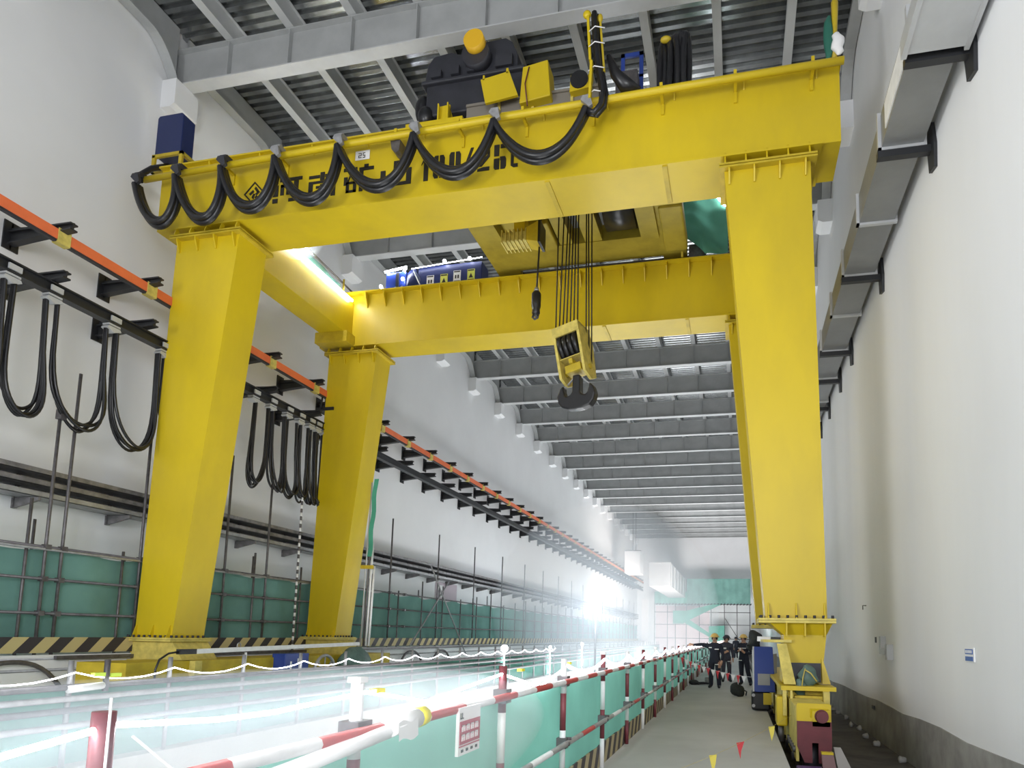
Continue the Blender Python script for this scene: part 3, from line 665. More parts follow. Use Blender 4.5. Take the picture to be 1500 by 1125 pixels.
LR = thing('tie_railing', 'yellow and dark railing post with green net on the left end tie', 'railing', (-12.45, 15.9, 12.5))
MB().tube([(0, 0, 0), (0, 0, .9)], .025, 7).build('post', YELD, LR); MB().tube([(0, 2.9, 0), (0, 2.9, .55)], .03, 7).build('post', YELD, LR)
MB().tube([(0, -1.2, 1.0), (0, .8, .5), (-.05, 3.6, .42)], .03, 7).build('rail', PIPE, LR)
MB().grid(lambda u, v: (.06 + .03 * math.sin(u * 20), -.6 + 3.2 * u, .02 + v * (.45 - .25 * u)), 14, 4).build('net', NETG, LR)
GN = thing('net_screen', 'crumpled green net screen between the girders at the right end tie', 'net', (-.75, 19.3, 12.85))
MB().grid(lambda u, v: (-.75 + 1.3 * u, -.12 + .08 * math.sin(u * 9 + v * 4) + .04 * math.sin(v * 21 + u * 5), (.62 if u < .5 else .0) * (1 - v) * max(0, math.sin(min(1, u / .5) * PI / 2 + PI / 2)) + 2.0 * v), 24, 18).build('net', net_mat('sea_green_net', (.16, .46, .34), .5), GN)
MB().tube([(-.78, -.1, 0), (-.78, -.1, 2.0)], .035, 7).build('post', YELD, GN)
MB().tube([(-.78, -.1, 2.0), (.6, -.1, 2.0)], .03, 7).build('rail', YELD, GN)
MB().tube([(-.05, -.25, 2.02), (.2, -.25, 1.75), (.5, -.25, 1.38)], .035, 7).build('led_strip', LED, GN)
MB().box(-.6, -.1, .1, .5, .0, .5).build('junction_box', PIPE, GN)

CO = thing('cable_coil', 'hanging coil of thick black cable on the front girder near right end', 'cable', (-1.28, 13.45, 13.15))
for k, (dx, ph) in enumerate(((-.22, 0), (-.1, .3), (.05, .1), (.18, .5), (.28, .2))):
    MB().tube([(dx + .06 * math.sin(t + ph), .1 * math.cos(t * 1 + k), .72 + .68 * math.cos(t)) if True else 0 for t in [2 * PI * i / 18 for i in range(19)]], .075, 7).build('cable', RUB, CO)
MB().box(-.3, .35, .1, .16, -.2, 1.1).build('stand', GEAR, CO)
MB().ball((-.15, -.05, 1.36), .12, .08, .07).build('strap', YELD, CO)
FLG = thing('wrapped_signal_post', 'yellow post with green and white wrapping on the girder right corner', 'post', (1.93, 12.9, 12.9))
MB().tube([(0, 0, 0), (.02, 0, .7), (.03, 0, 1.3), (.02, 0, 1.42)], [.05, .05, .07, .02], 8).build('post', YELD, FLG)
MB().ball((-.1, 0, .55), .1, .08, .5, 10, 8, f=lambda p: p + Vector((.02 * math.sin(p.z * 17), 0, 0))).build('green_wrap', mat('dark_green_wrap', (.02, .13, .09), .7), FLG)
MB().ball((.06, -.06, .35), .12, .08, .25, 10, 8, f=lambda p: p + Vector((.03 * math.sin(p.z * 25), 0, 0))).build('white_wrap', PAPER, FLG)
SM = thing('girder_bracket', 'small dark steel lug hanging under the rail of the front girder', 'bracket', (-7.65, 12.75, 12.5))
SM.location = (-7.65 + 0.3, 12.8, 12.42)
MB().prism([(-.12, .1), (.12, .1), (.1, -.16), (.02, -.2), (-.08, -.1)], 'y', -.1, .19).build('lug', PIPE, SM)

# ------------------------------------------------------------------ left wall: conductor rail, festoon track, cable tray
OR_ = thing('conductor_rail', 'orange conductor rail on black cantilever brackets along the left wall', 'rail')
oz = 9.6
MB().box(-13.36, -13.24, 4, 98, 9.36, 9.57).build('rail', ORNG, OR_)
MB().box(-13.34, -13.26, 4, 98, 9.31, 9.36).build('contact_strip', GEAR, OR_)
brm = MB().prism([(XL, -.3), (XL + .03, -.3), (XL + .03, -.2), (-13.0, -.06), (-12.98, .08), (XL + .03, .16), (XL + .03, .26), (XL, .26)], 'y', -.015, .015)
brm.box(XL, -12.98, -.08, .08, .04, .07).prism([(XL, -.22), (XL + .5, -.17), (-12.98, -.08), (-12.98, -.05), (XL, -.19)], 'y', -.08, .08).box(XL, XL + .03, -.16, .16, -.32, .28)
brm_me = brm.mesh('bracket', BLK)
clm = MB().box(-13.38, -13.22, -.13, .13, 9.3, 9.34).box(-13.38, -13.36, -.13, .13, 9.34, 9.6).box(-13.24, -13.22, -.13, .13, 9.34, 9.6).mesh('rail_clip', YELW)
FT = thing('festoon_track', 'black track beam on cantilever brackets carrying hanging cable loops, left wall', 'track')
MB().box(-13.45, -13.25, 4, 98, 8.24, 8.27).box(-13.37, -13.33, 4, 98, 8.27, 8.46).box(-13.45, -13.25, 4, 98, 8.45, 8.48).build('track_beam', BLK, FT)
y = 6.0
while y < 97:
    inst(brm_me, 'bracket', OR_, (0, y + .03, 9.64)); inst(clm, 'rail_clip', OR_, (0, y + 0.06, 0))
    inst(brm_me, 'bracket', FT, (0, y, 8.6))
    y += 2.135
CL = thing('cable_festoon', 'long black cable loops hanging from the track on the left wall', 'cable')
car = [(7.3, 0), (8.5, 0), (9.5, 0), (10.32, 0), (11.66, 0), (13.04, 0), (13.6, 0), (16.2, 0), (16.94, 0), (17.69, 0), (18.29, 0), (18.81, 0), (19.18, 0), (19.59, 0), (20.3, 0), (20.8, 0)]
bot = [5.7, 5.7, 5.7, 5.75, 5.74, 6.4, None, 5.75, 5.8, 5.72, 5.75, 5.8, 5.8, 5.85, 6.0]
sway = [0, 0, 0.1, .2, .14, .1, 0, -.1, .18, .15, .1, .16, .1, .2, .15]
for i in range(len(car) - 1):
    if bot[i] is None: continue
    a, b_ = car[i][0], car[i + 1][0]; zt = 8.13
    m = MB()
    for q in range(5):
        pts = []
        db = random.uniform(-.12, .12); dx = random.uniform(-.05, .05); wob = random.uniform(-.08, .08)
        for k in range(23):
            t = PI * k / 22
            w = (b_ - a) / 2 * (1 + .25 * math.sin(2 * t if t < PI / 2 else 2 * (PI - t)) * (0.5 if b_ - a > 1 else 1.2))
            yy = (a + b_) / 2 - w * math.cos(t) * (0.75 if b_ - a < 1 else .82) + sway[i] * math.sin(t) + wob * math.sin(t * 2)
            zz = zt - (zt - bot[i] + db) * math.sin(t) ** (.42)
            pts.append((-13.37 + dx + .05 * (q - 2) * math.sin(t), yy, zz))
        m.tube(pts, .034, 6, cap=False)
    m.build('cable_loop', RUB, CL)
for (yy, _) in car:
    MB().box(-13.45, -13.27, yy - .14, yy + .14, 8.19, 8.23).box(-13.27, -13.23, yy - .12, yy + .12, 8.29, 8.4).prism([(yy - .17, 8.12), (yy, 8.05), (yy + .17, 8.12), (yy + .14, 8.17), (yy - .14, 8.17)], 'x', -13.45, -13.27).build('carrier', GALVL, CL)
CO2 = thing('current_collector', 'black current collector with curved leads under the orange rail by rear leg', 'collector', (-13.45, 19.3, 9.0))
MB().box(-.15, .5, .1, 1.0, -.1, .0).box(.05, .3, .3, .9, 0, .3).box(-.1, .6, .9, 1.0, -.35, -.1).build('body', BLK, CO2)
m = MB()
for k in range(4): m.tube([(.0, .1 + k * .2, .45), (.15, .0 + k * .2, .3), (.12, .0 + k * .2, .05), (.05, .12 + k * .2, -.05)], .03, 6)
m.build('lead', RUB, CO2)
MB().tube([(.1, .8, .7), (.1, .5, .7), (.1, .5, 1.0), (.1, 1.1, 1.0), (.1, 1.1, .7)], .02, 5).build('frame', BLK, CO2)

CT = thing('cable_tray', 'three-tier grey steel cable tray bracketed to the left wall', 'cable tray')
for i, z in enumerate((4.28, 4.52, 4.76)):
    tm = MB().box(-14.5, -13.95, 2, 98, z, z + .012).box(-13.97, -13.95, 2, 98, z, z + .11).box(-14.5, -14.48, 2, 98, z, z + .11)
    tm.build('tray', TRAYM if i else PIPEL, CT)
m = MB()
for z in (4.31, 4.55, 4.8):
    for k in range(5):
        m.tube([(-14.4 + k * .1 + random.uniform(-.03, .03), 2 + j * 6, z + .02 + random.uniform(0, .05)) for j in range(17)], .03, 5)
m.build('cables', RUB, CT, kind='stuff')
tbm = MB().prism([(XL, 4.05), (XL + .06, 4.05), (-13.9, 4.2), (-13.9, 4.27), (XL, 4.27)], 'y', -.03, .03).box(-14.55, -14.5, -.03, .03, 4.05, 4.95).mesh('tray_bracket', TRAYM)
y = 4.5
while y < 97:
    inst(tbm, 'tray_bracket', CT, (0, y, 0)); y += 2.15

# ------------------------------------------------------------------ left gallery guard: tubes, net, hazard board
GS = thing('gallery_scaffold', 'scaffold tube guard with green net on the left wall gallery', 'scaffold')
def up(x, y, z0, z1, r=.032, m_=PIPE, lean=0): return MB().tube([(x, y, z0), (x + lean, y, z1)], r, 8).build('upright', m_, GS)
for y, z in ((4.2, 6.2), (8.1, 6.2), (10.86, 6.0), (11.2, 6.95), (13.08, 6.4), (15.76, 6.4), (17.43, 6.2), (19.86, 6.0), (24.76, 6.2), (29.17, 6.2), (33.6, 6.2), (37.95, 6.2), (42.3, 6.2), (46.6, 6.2), (50.9, 6.2), (55.2, 6.2), (59.5, 6.2), (64, 6.2), (68.3, 6.2), (72.5, 6.2), (77, 6.2), (81.5, 6.2), (86, 6.2), (90.5, 6.2)):
    up(-13.5, y, 0.6, z, m_=PIPE)
MB().box(-13.55, -13.4, 10.8, 10.92, 5.85, 6.05).build('coupler', PIPE, GS)
yy = 6.2; k = 0
while yy < 92:
    up(-13.52, yy, .3, 3.35 + .5 * ((k * 7) % 3) / 2 + (.3 if k % 4 == 2 else 0), .03); yy += 2.15; k += 1
    if yy < 40: up(-13.9, yy + .4, 1.1, 3.3 + .25 * (k % 3), .028)
for z, x in ((3.22, -13.5), (2.58, -13.47), (1.9, -13.47), (1.0, -13.44), (.78, -13.42)):
    MB().tube([(x, 2, z), (x, 94, z)], .03, 8).build('ledger', PIPE if z > 1.2 else PIPEL, GS)
MB().tube([(-13.45, 3, 3.16), (-13.45, 24, 3.19)], .028, 7).build('ledger', PIPEL, GS)
MB().box(-13.42, -13.34, 11.2, 90, .98, 1.06).build('ledger', PIPE, GS)
MB().grid(lambda u, v: (-13.62 + .05 * math.sin(u * 190) * (1 - .3 * v) + .03 * math.sin(u * 470 + 2 * v), 2 + 92 * u, 1.4 + (1.78 + .05 * math.sin(u * 260)) * v), 520, 4).build('net', NETG, GS)
MB().box(-13.44, -13.4, 2, 94, 1.12, 1.43).build('hazard_board', HAZ_A, GS)
for a, b_ in (((-13.3, 26.3, 1.1), (-13.3, 30.0, 4.1)), ((-13.25, 32.3, .6), (-13.25, 27.9, 4.6))):
    MB().tube([a, b_], .032, 8).build('brace', PIPEL, GS)
m = MB()
for yq in (10.86, 11.2, 13.08, 15.76, 17.43, 19.86, 24.76, 26.0, 29.17, 33.6, 37.95, 42.3):
    for z in (1.9, 2.58, 3.22): m.box(-13.54, -13.42, yq - .06, yq + .06, z - .05, z + .05)
m.build('couplers', PIPE, GS, kind='stuff')
# twisted striped pole in front of the net
SPP = thing('striped_pole', 'slim pole spirally striped black and white before the gallery net', 'pole', (-13.3, 18.6, 1.0))
for k in range(40):
    MB().tube([(0, 0, k * .12), (0, 0, k * .12 + .12)], .035, 7).build('band', WHT if k % 2 else PIPE, SPP)
# hanging poster behind the brace
PO = MB().box(XL + .022, XL + .03, 31.3, 33.9, 3.3, 4.2).build('poster', mat('mauve_print', (.5, .42, .47), .6), None)
tag(PO, 'mauve poster on the left wall behind the crossed braces', 'poster')
MB().box(XL + .03, XL + .04, 31.5, 32.2, 3.8, 4.05).box(XL + .03, XL + .04, 31.6, 32.2, 3.45, 3.68).build('print', PAPER, PO)
# round hose bends on the low wall
for i, (yy, zz) in enumerate(((10.3, .78), (26.5, .72), (29.5, .7))):
    HS = MB().tube([(-13.3, yy - 1.0 + 2.0 * t, zz + .18 * math.sin(PI * t) - .35 * (abs(2 * t - 1)) ** 3) for t in [k / 14 for k in range(15)]], .045, 8).build('hose', PIPE)
    tag(HS, ('arched dark hose on the low gallery wall left of front leg', 'arched dark hose on the low wall just right of the rear leg', 'second arched hose under the crossed braces')[i], 'hose', 'arched hoses on the gallery wall')

# pipes standing beside the left rear leg
WP = thing('conduit_bundle', 'bundle of white conduits with green cloth beside the left rear leg', 'pipe', (-11.95, 20.2, 1.2))
for k, (dx, h) in enumerate(((0, 5.4), (.09, 4.6), (.17, 3.4), (.26, 2.6), (-.08, 2.2))):
    MB().tube([(dx, .02 * k, 0), (dx * .6 + .02 * k + .1, .02 * k, h)], .035 if k else .025, 7).build('conduit', (GALVL, PIPE, WHT, WHT, PIPEL)[k], WP)
MB().box(-.1, .35, -.08, -.04, 2.5, 2.62).build('clip', YELD, WP)
MB().grid(lambda u, v: (.12 + .1 * v + .16 * u, -.1 + .04 * math.sin(v * 14), 2.9 + 2.6 * v), 3, 12).build('green_cloth', NETD, WP)

# white guard bar on the left saddle, with its black end and cable
def tube_lamp(loc, pts_bar, black, cab, label):
    t = thing('tube_lamp', label, 'lamp', loc)
    MB().bar(pts_bar[0], pts_bar[1], .1, .1).build('tube', WHT, t)
    MB().bar(black[0], black[1], .11, .11).build('end_cap', BLK, t)
    MB().tube(cab, .022, 7).build('cable', RUB, t)
    return t
TL = tube_lamp((-11.55, 12.1, 1.16), ((0, .7, .0), (0, 7.3, .12)), ((0, .25, 0), (0, .7, 0)), [(0, .25, 0), (0, 0, -.03), (0, -.22, -.15), (0, -.3, -.35), (0, -.3, -.6)], 'long white bar with black end cap on the left crane saddle')
MB().tube([(0, 2.3, -.05), (0, 2.3, -.35)], .03, 7).build('stand', WHT, TL)
MB().tube([(0, 2.05 + .06 * math.cos(t), .12 + .06 * math.sin(t)) for t in [2 * PI * k / 12 for k in range(13)]], .012, 5).build('ring', PIPEL, TL)
TL2 = tube_lamp((.4, 14.6, 1.62), ((0, -.05, .04), (.26, -.15, .03)), ((.26, -.15, .03), (.5, -.2, .02)), [(.5, -.2, .02), (.6, -.22, .0), (.68, -.25, -.1), (.69, -.28, -.35), (.69, -.3, -.7)], 'short white bar with black end cap on the right crane saddle')
MB().tube([(.665, -.3, -.15), (.665, -.33, -.7)], .014, 6).build('white_sleeve', WHT, TL2)
BXL = thing('motor_box', 'small blue electrical box on the left crane saddle', 'box', (-11.7, 15.7, .5))
MB().box(-.1, .3, 0, 1.0, 0, .55).build('body', BLUE, BXL, bevel=.02)
MB().box(.3, .31, .5, .62, .3, .42).box(.3, .31, .2, .26, .1, .35).build('label_plate', PAPER, BXL)
RE = thing('cable_reel', 'spoked grey cable reel beside the left rear leg', 'reel', (-11.3, 17.3, .5))
MB().tube([(0, .48 * math.cos(t), .48 * math.sin(t)) for t in [2 * PI * k / 28 for k in range(29)]], .045, 7).build('rim', PIPEL, RE)
sp = MB()
for k in range(8): sp.tube([(0, 0, 0), (0, .46 * math.cos(k * PI / 4), .46 * math.sin(k * PI / 4))], .02, 5)
sp.build('spokes', PIPEL, RE); MB().tube([(-.1, 0, 0), (.1, 0, 0)], .09, 12).build('hub', PIPE, RE)
TP = thing('tarp_cover', 'drum-shaped dark green tarp cover right of the cable reel', 'tarp', (-11.4, 19.0, .3))
MB().ball((0, 0, .35), .35, .75, .55, 18, 10, f=lambda p: p + Vector((.03 * math.sin(p.y * 12), 0, .02 * math.sin(p.y * 17)))).build('cover', TARP, TP)

# ------------------------------------------------------------------ right wall: duct with brackets
DU = thing('air_duct', 'grey galvanised duct on black bracket frames along the right wall', 'duct')
z0 = 9.5
ys = [3.0, 9.0, 10.95, 13.0, 14.9, 16.8, 18.9, 20.95, 23.0, 25.1, 27.2, 29.3, 33.5, 37.7, 42, 46.2, 50.4, 58, 66, 74, 82, 90, 98]
for a, b_ in zip(ys[:-1], ys[1:]):
    MB().box(2.3, 2.92, a, b_ - .02, z0, z0 + .55).build('duct_section', GALV, DU)
    m = MB().box(2.25, 2.97, b_ - .1, b_ - .02, z0 - .045, z0).box(2.25, 2.3, b_ - .1, b_ - .02, z0 - .045, z0 + .6).box(2.92, 2.97, b_ - .1, b_ - .02, z0, z0 + .6)
    m.build('flange_frame', GALVL, DU)
MB().box(2.285, 2.3, 9.25, 10.5, z0 + .06, z0 + .48).build('side_panel', WHT, DU)
MB().box(2.22, 2.98, 7.6, 8.9, z0 - .14, z0).box(2.17, 2.24, 7.5, 8.95, z0 - .16, z0 + .1).box(2.94, 3.0, 7.5, 8.95, z0 - .16, z0 + .1).build('damper_box', GALVL, DU)
drm = MB().box(2.24, XR, -.06, .06, z0 - .16, z0 - .04)
drm.prism([(-.2, z0 - .12), (-.16, z0 - .5), (.12, z0 - .42), (.2, z0 + .1), (.1, z0 + .35), (-.1, z0 + .3)], 'x', XR - .05, XR).mesh
drm_me = drm.mesh('bracket', BLK)
for y in (7.35, 9.07, 10.92, 14.87, 18.85, 20.95, 23.5, 25.8, 28, 30.2, 32.4, 34.6, 37, 40, 43, 46, 50, 55, 60, 66, 72, 78, 84, 90):
    inst(drm_me, 'bracket', DU, (0, y, 0))
sg = MB().box(XR - .02, XR - .004, 10.08, 10.47, 1.4, 1.59).build('notice_plate', PAPER, None)
tag(sg, 'small blue and white sign on the right wall', 'sign')
MB().box(XR - .026, XR - .02, 10.12, 10.43, 1.5, 1.57).box(XR - .026, XR - .02, 10.12, 10.43, 1.41, 1.47).build('print', SIGNB, sg)
q = MB()
for k in range(5): q.box(XR - .03, XR - .026, 10.15 + k * .055, 10.18 + k * .055, 1.515, 1.555)
q.build('lettering', PAPER, sg)
lb = MB().box(XR - .1, XR, 15.75, 15.95, 1.38, 1.76).box(XR - .12, XR, 15.2, 15.75, 1.38, 1.5).box(XR - .12, XR, 15.05, 15.25, 1.28, 1.6).build('steel_bracket', GREY, None)
tag(lb, 'L-shaped grey steel bracket low on the right wall', 'bracket')
hk_ = MB().tube([(XR, 17.9, 2.52), (XR - .08, 17.9, 2.52), (XR - .08, 17.9, 2.42)], .012, 5).build('steel_hook', BLK, None)
tag(hk_, 'tiny black hook on the right wall above the grey bracket', 'hook')
sk = MB().box(XR - .02, XR, 16.75, 16.85, 1.62, 1.75).build('socket', BLK, None)
tag(sk, 'tiny black socket on the right wall left of the grey bracket', 'socket')
lp = MB().box(XR - .05, XR - .03, 17.0, 17.3, .1, .18).build('cable_tag', BLK, None)
tag(lp, 'small dark plate on the concrete wall base', 'plate')
for k in range(14):
    yk = 9 + k * 1.3 + random.uniform(-.4, .4)
    st = MB().ball((XR - .1 - random.uniform(0, .15), yk, -.5), .07, .09, .07, 8, 6, f=lambda p: p * (1 + .2 * math.sin(p.x * 60 + k))).build('rubble_stone', CONCB, None)
    tag(st, 'small grey lump of rubble along the foot of the right wall', 'rubble', 'rubble along the wall foot')

# ------------------------------------------------------------------ walkway fence
WF = thing('walkway_fence', 'red and white tube fence with pale green net along the walkway', 'fence')
pts_y = [1.58, 2.87, 4.87, 6.7, 8.75, 10.75, 12.6, 14.5]
while pts_y[-1] < 92: pts_y.append(pts_y[-1] + 1.93)
pts_y = [-1.5, 0.1] + pts_y
def banded(n0, seg, cols, r):
    m = MB(); z = 0; k = n0
    h = 1.42
    while z < h - 1e-3:
        e = min(h, z + seg); m.tube([(0, 0, z), (0, 0, e)], r, 10, mi=k % 2, cap=True); z = e; k += 1
    return m.mesh('post', cols)
post_a = banded(0, .36, [mat('dark_red_paint', (.2, .04, .05), .5, 0, .3, 5), WHT], .03)
post_b = banded(1, .36, [mat('dark_red_paint', (.2, .04, .05)), WHT], .03)
cap_me = MB().box(-.033, .033, -.033, .033, 1.42, 1.445).mesh('post_cap', PAPER)
for i, y in enumerate(pts_y):
    p = inst(post_a if i % 2 else post_b, 'post', WF, (-1.7, y, 0))
    if i % 3 == 0: inst(cap_me, 'post_cap', p, (0, 0, 0))
    if y < 40:
        MB().box(-.05, .05, -.05, .05, .55, .65).tube([(.04, -.06, .6), (.09, -.06, .6)], .02, 6).tube([(-.06, .045, .62), (.08, .045, .64)], .014, 5).build('coupler', PIPE, p)
        MB().box(-.05, .05, -.06, .06, 1.15, 1.25).build('coupler', PIPE, p)
for z, x, seg in ((1.2, -1.645, .5), (.6, -1.645, .62)):
    y = -2.0; k = 0
    while y < 92:
        e = y + seg
        MB().tube([(x, y, z), (x, e, z)], .028, 8, cap=False).build('rail_segment', (RED if k % 2 else WHT) if (z > 1 or k % 3 == 0) else PIPEL, WF); y = e; k += 1
        if y > 40: seg = 2.0
MB().tube([(-1.62, 2.2, 1.13), (-1.62, 3.3, 1.2)], .035, 8).build('rail_overlap', WHT, WF)
MB().grid(lambda u, v: (-1.76 + .02 * math.sin(u * 300) + .012 * math.sin(u * 731 + v * 3), -2 + 94 * u, .02 + (1.14 + .02 * math.sin(u * 200)) * v), 600, 5).build('net', NETP, WF)
MB().box(-1.75, -1.73, -2, 92, .0, .27).build('hazard_board', HAZ_B, WF)
SG = thing('warning_board', 'red and white printed warning board hung on the near green fence', 'sign', (-1.62, 4.03, .93))
MB().box(-.01, .01, -.17, .17, 0, .28).build('board', PAPER, SG)
MB().box(.01, .014, -.16, .16, .065, .2).box(.01, .014, -.16, .16, .05, .057).build('red_print', SIGNR, SG)
m = MB()
for r in range(2):
    for k in range(4):
        x = -.135 + k * .07; z = .085 + r * .055
        m.box(.014, .017, x, x + .008, z, z + .038).box(.014, .017, x + .04, x + .048, z, z + .038).box(.014, .017, x, x + .048, z + .03, z + .038).box(.014, .017, x + .01, x + .04, z + .012, z + .018).box(.014, .017, x + .02, x + .026, z, z + .038)
m.build('white_lettering', PAPER, SG)
m = MB()
for k in range(4): m.box(.01, .014, -.13 + k * .075, -.1 + k * .075, .018, .034)
m.box(.01, .014, -.155, -.11, .215, .222).box(.01, .014, -.155, -.15, .215, .25).box(.01, .014, -.13, -.125, .215, .25).build('black_lettering', STEN, SG)
PB = thing('paper_roll', 'crumpled white paper with yellow end wrapped on the fence rail', 'paper', (-1.6, 3.15, 1.2))
MB().tube([(0, -.14, .01), (0, .12, .02)], .05, 10).build('sheet', PAPER, PB)
MB().tube([(0, .12, .02), (0, .2, .025)], .05, 10).build('yellow_end', YLEAF, PB)
MB().grid(lambda u, v: (.052 - .01 * v, -.16 + .2 * u + .03 * v, .03 - .09 * v + .01 * math.sin(u * 7)), 5, 3).build('torn_flap', PAPER, PB)
for i, yq in enumerate((3.05, 5.3, 6.9)):
    o = MB().box(-1.72, -1.68, yq - .04, yq + .04, 1.36, 1.38).build('yellow_tape', YLEAF)
    tag(o, ('yellow tape patch on the LED rope above the paper roll', 'yellow tape patch on the fence between the second and third tall posts', 'yellow tape patch on the LED rope at the third tall post')[i], 'tape', 'yellow tapes on the fence')

near_led = [(-1.7, .6, 1.30), (-1.7, 1.31, 1.34), (-1.7, 1.54, 1.37), (-1.7, 1.6, 1.38), (-1.7, 2.01, 1.35), (-1.7, 2.29, 1.345), (-1.7, 2.95, 1.37), (-1.7, 3.6, 1.27), (-1.7, 4.85, 1.36), (-1.7, 5.84, 1.2), (-1.7, 6.75, 1.33)]
led('led_rope', near_led, .009, 'glowing white LED rope strung along the near walkway fence', LEDN, 0, 3)
pl = [(-1.68, y, 1.36) for y in pts_y if 6 < y < 70]
led('led_rope', pl, .016, 'scalloped glowing LED rope strung on the far walkway fence', LED2, .1, 8)
# thin drop wires at the near posts
for i, (a, b_, c_) in enumerate((((-1.66, 1.56, 1.46), (-1.66, 1.56, 1.2), (-1.66, 1.56, .9)), ((-1.64, 1.62, 1.35), (-1.62, 1.8, 1.2), (-1.62, 1.85, 1.0)))):
    o = MB().tube([a, b_, c_], .004, 5).build('wire', PAPER)
    tag(o, ('straight white wire dropping down the nearest fence post', 'curved white wire beside the nearest fence post')[i], 'wire')

# ------------------------------------------------------------------ pit fence on the left side
PF = thing('pit_fence', 'low grey tube fence with pale net on the left side of the pit', 'fence')
y = 5.0
pf_me = MB().tube([(0, 0, -.55), (0, 0, 1.12)], .04, 8).mesh('post', PIPEL)
ply = []
while y < 92: inst(pf_me, 'post', PF, (-10.3, y, 0)); ply.append(y); y += 1.95
for z, mt_ in ((.7, PIPE), (.52, PIPEL), (.34, PIPE), (.1, PIPEL)):
    MB().tube([(-10.25, 2, z), (-10.25, 92, z)], .05, 8).build('rail', mt_, PF)
MB().grid(lambda u, v: (-10.33 + .03 * math.sin(u * 210), 2 + 90 * u, -.5 + 1.15 * v), 300, 3).build('net', NETP, PF)
led('led_rope', [(-10.2, y, .93) for y in ply if y < 40], .012, 'glowing LED rope along the fence on the left side of the pit', LED2, .14, 6)
for i, (yy, zz, r) in enumerate(((29.3, 1.03, .16), (37, 1.0, .08), (45, 1.1, .1), (10.9, 1.0, .02))):
    if i == 3: continue
    o = MB().ball((-10.2, yy, zz), r, r, r, 12, 8).tube([(-10.2, yy, zz - r * .9), (-10.2, yy, -.55)], .02, 6).build('work_lamp', mat('lamp_globe', (1, 1, 1), .5, emit=(.95, .96, 1), estr=40))
    tag(o, ('brightest round lamp on the pit fence past the crossed braces', 'dim small lamp on the pit fence right of the bright round one', 'far small lamp on the pit fence under the floodlight')[i], 'lamp', 'round lamps on the pit fence')
LPst = thing('fence_end_tube', 'white-tipped tube end with yellow tapes at the near pit fence corner', 'tube', (-10.2, 9.3, .7))
MB().tube([(0, -.5, -.03), (0, .1, 0)], .06, 8).build('tip', WHT, LPst)
MB().tube([(0, .15, -.1), (0, .15, .42)], .045, 8).build('stub', PIPE, LPst)
for yq, zq in ((.0, .18), (.3, .16)): MB().box(-.04, .04, yq - .1, yq + .1, zq - .03, zq + .03).build('tape', mat('lime_tape', (.6, .8, .1), .5), LPst)

# big floodlight far down the pit
FLD = thing('floodlight', 'dazzling white floodlight on a mast far down the pit', 'lamp', (-8.3, 40, 0))
MB().tube([(0, .15, -5), (0, .15, 3.3)], .06, 8).build('mast', PIPE, FLD)
MB().box(-.4, .4, .05, .3, 3.0, 3.7).build('housing', GEAR, FLD)
MB().tube([(0, .05, 3.35), (0, .0, 3.35)], .34, 24).build('lens', LAMPE, FLD)
point('flood_glow', (-8.3, 39.6, 3.35), 430, .3, (.8, .89, 1))

# haze over the pit, and scatter volumes added for the glow round lamps
def haze(name, c, r, dens, label):
    m = bpy.data.materials.new(name); m.use_nodes = True
    nt = m.node_tree; nt.nodes.remove(nt.nodes['Principled BSDF'])
    v = nt.nodes.new('ShaderNodeVolumeScatter'); v.inputs['Density'].default_value = dens; v.inputs['Anisotropy'].default_value = 0.2
    v.inputs['Color'].default_value = (0.78, 0.89, 1.0, 1)
    nt.links.new(v.outputs[0], nt.nodes['Material Output'].inputs['Volume'])
    o = MB().ball((0, 0, 0), *r, 32, 20).build(name, m, None)
    o.location = c
    return tag(o, label, 'haze', kind='stuff')
haze('pit_haze', (-6.3, 11, -1.5), (4.6, 13.5, 2.55), 0.045, 'pale bluish haze hanging low over the near pit')
haze('rope_glow', (-1.95, 2.2, 1.02), (.75, 3.9, .47), 0.34, 'added volume for the glow around the near LED rope')
haze('tie_glow', (-12.2, 15.2, 12.75), (1.0, 1.5, .7), 0.5, 'small added volume for the glare at the LED rope on the left end tie')
haze('lamp_glow', (-7.5, 40, 3.0), (6.5, 9, 6.5), 0.055, 'added volume for the halo around the distant floodlight')

# ------------------------------------------------------------------ far end of the hall
ES = thing('end_scaffold', 'tall scaffold with green nets and a zigzag stair at the far end wall', 'scaffold')
ye = 96.0
for x in (-11.4, -9.6, -8.5, -7.0, -5.2, -3.6, -1.8, -.1, 1.6):
    MB().tube([(x, ye, 0), (x, ye, 9.8 if x > -7.2 else 8.0)], .06, 6).build('upright', PIPE, ES)
for z in (1.6, 3.5, 5.2, 6.3):
    MB().tube([(-11.4, ye - .05, z), (1.7, ye - .05, z)], .05, 6).build('ledger', PIPE, ES)
MB().grid(lambda u, v: (-6.9 + 8.6 * u, ye - .15 - .05 * math.sin(u * 60), 6.35 + 3.5 * v), 40, 3).build('upper_net', NETG, ES)
MB().grid(lambda u, v: (-11.4 + 4.5 * u, ye - .15 - .05 * math.sin(u * 40), 6.35 + 1.7 * v), 24, 3).build('upper_net', NETP, ES)
MB().prism([(-3.4, 6.3), (-2.2, 6.3), (-6.8, 4.0), (-7.4, 3.6), (-8.8, 3.6), (-8.8, 5.4), (-7.0, 5.4)], 'y', ye - .35, ye - .3).build('stair_net', NETP, ES)
MB().prism([(-7.2, 3.7), (-2.0, .8), (-2.0, 1.9), (-3.6, 2.2), (-6.6, 4.2)], 'y', ye - .4, ye - .34).build('stair_net', NETP, ES)
MB().prism([(-3.9, .6), (-1.8, .6), (-1.8, 3.4), (-3.9, 3.3)], 'y', ye - .3, ye - .26).build('stair_net', NETP, ES)
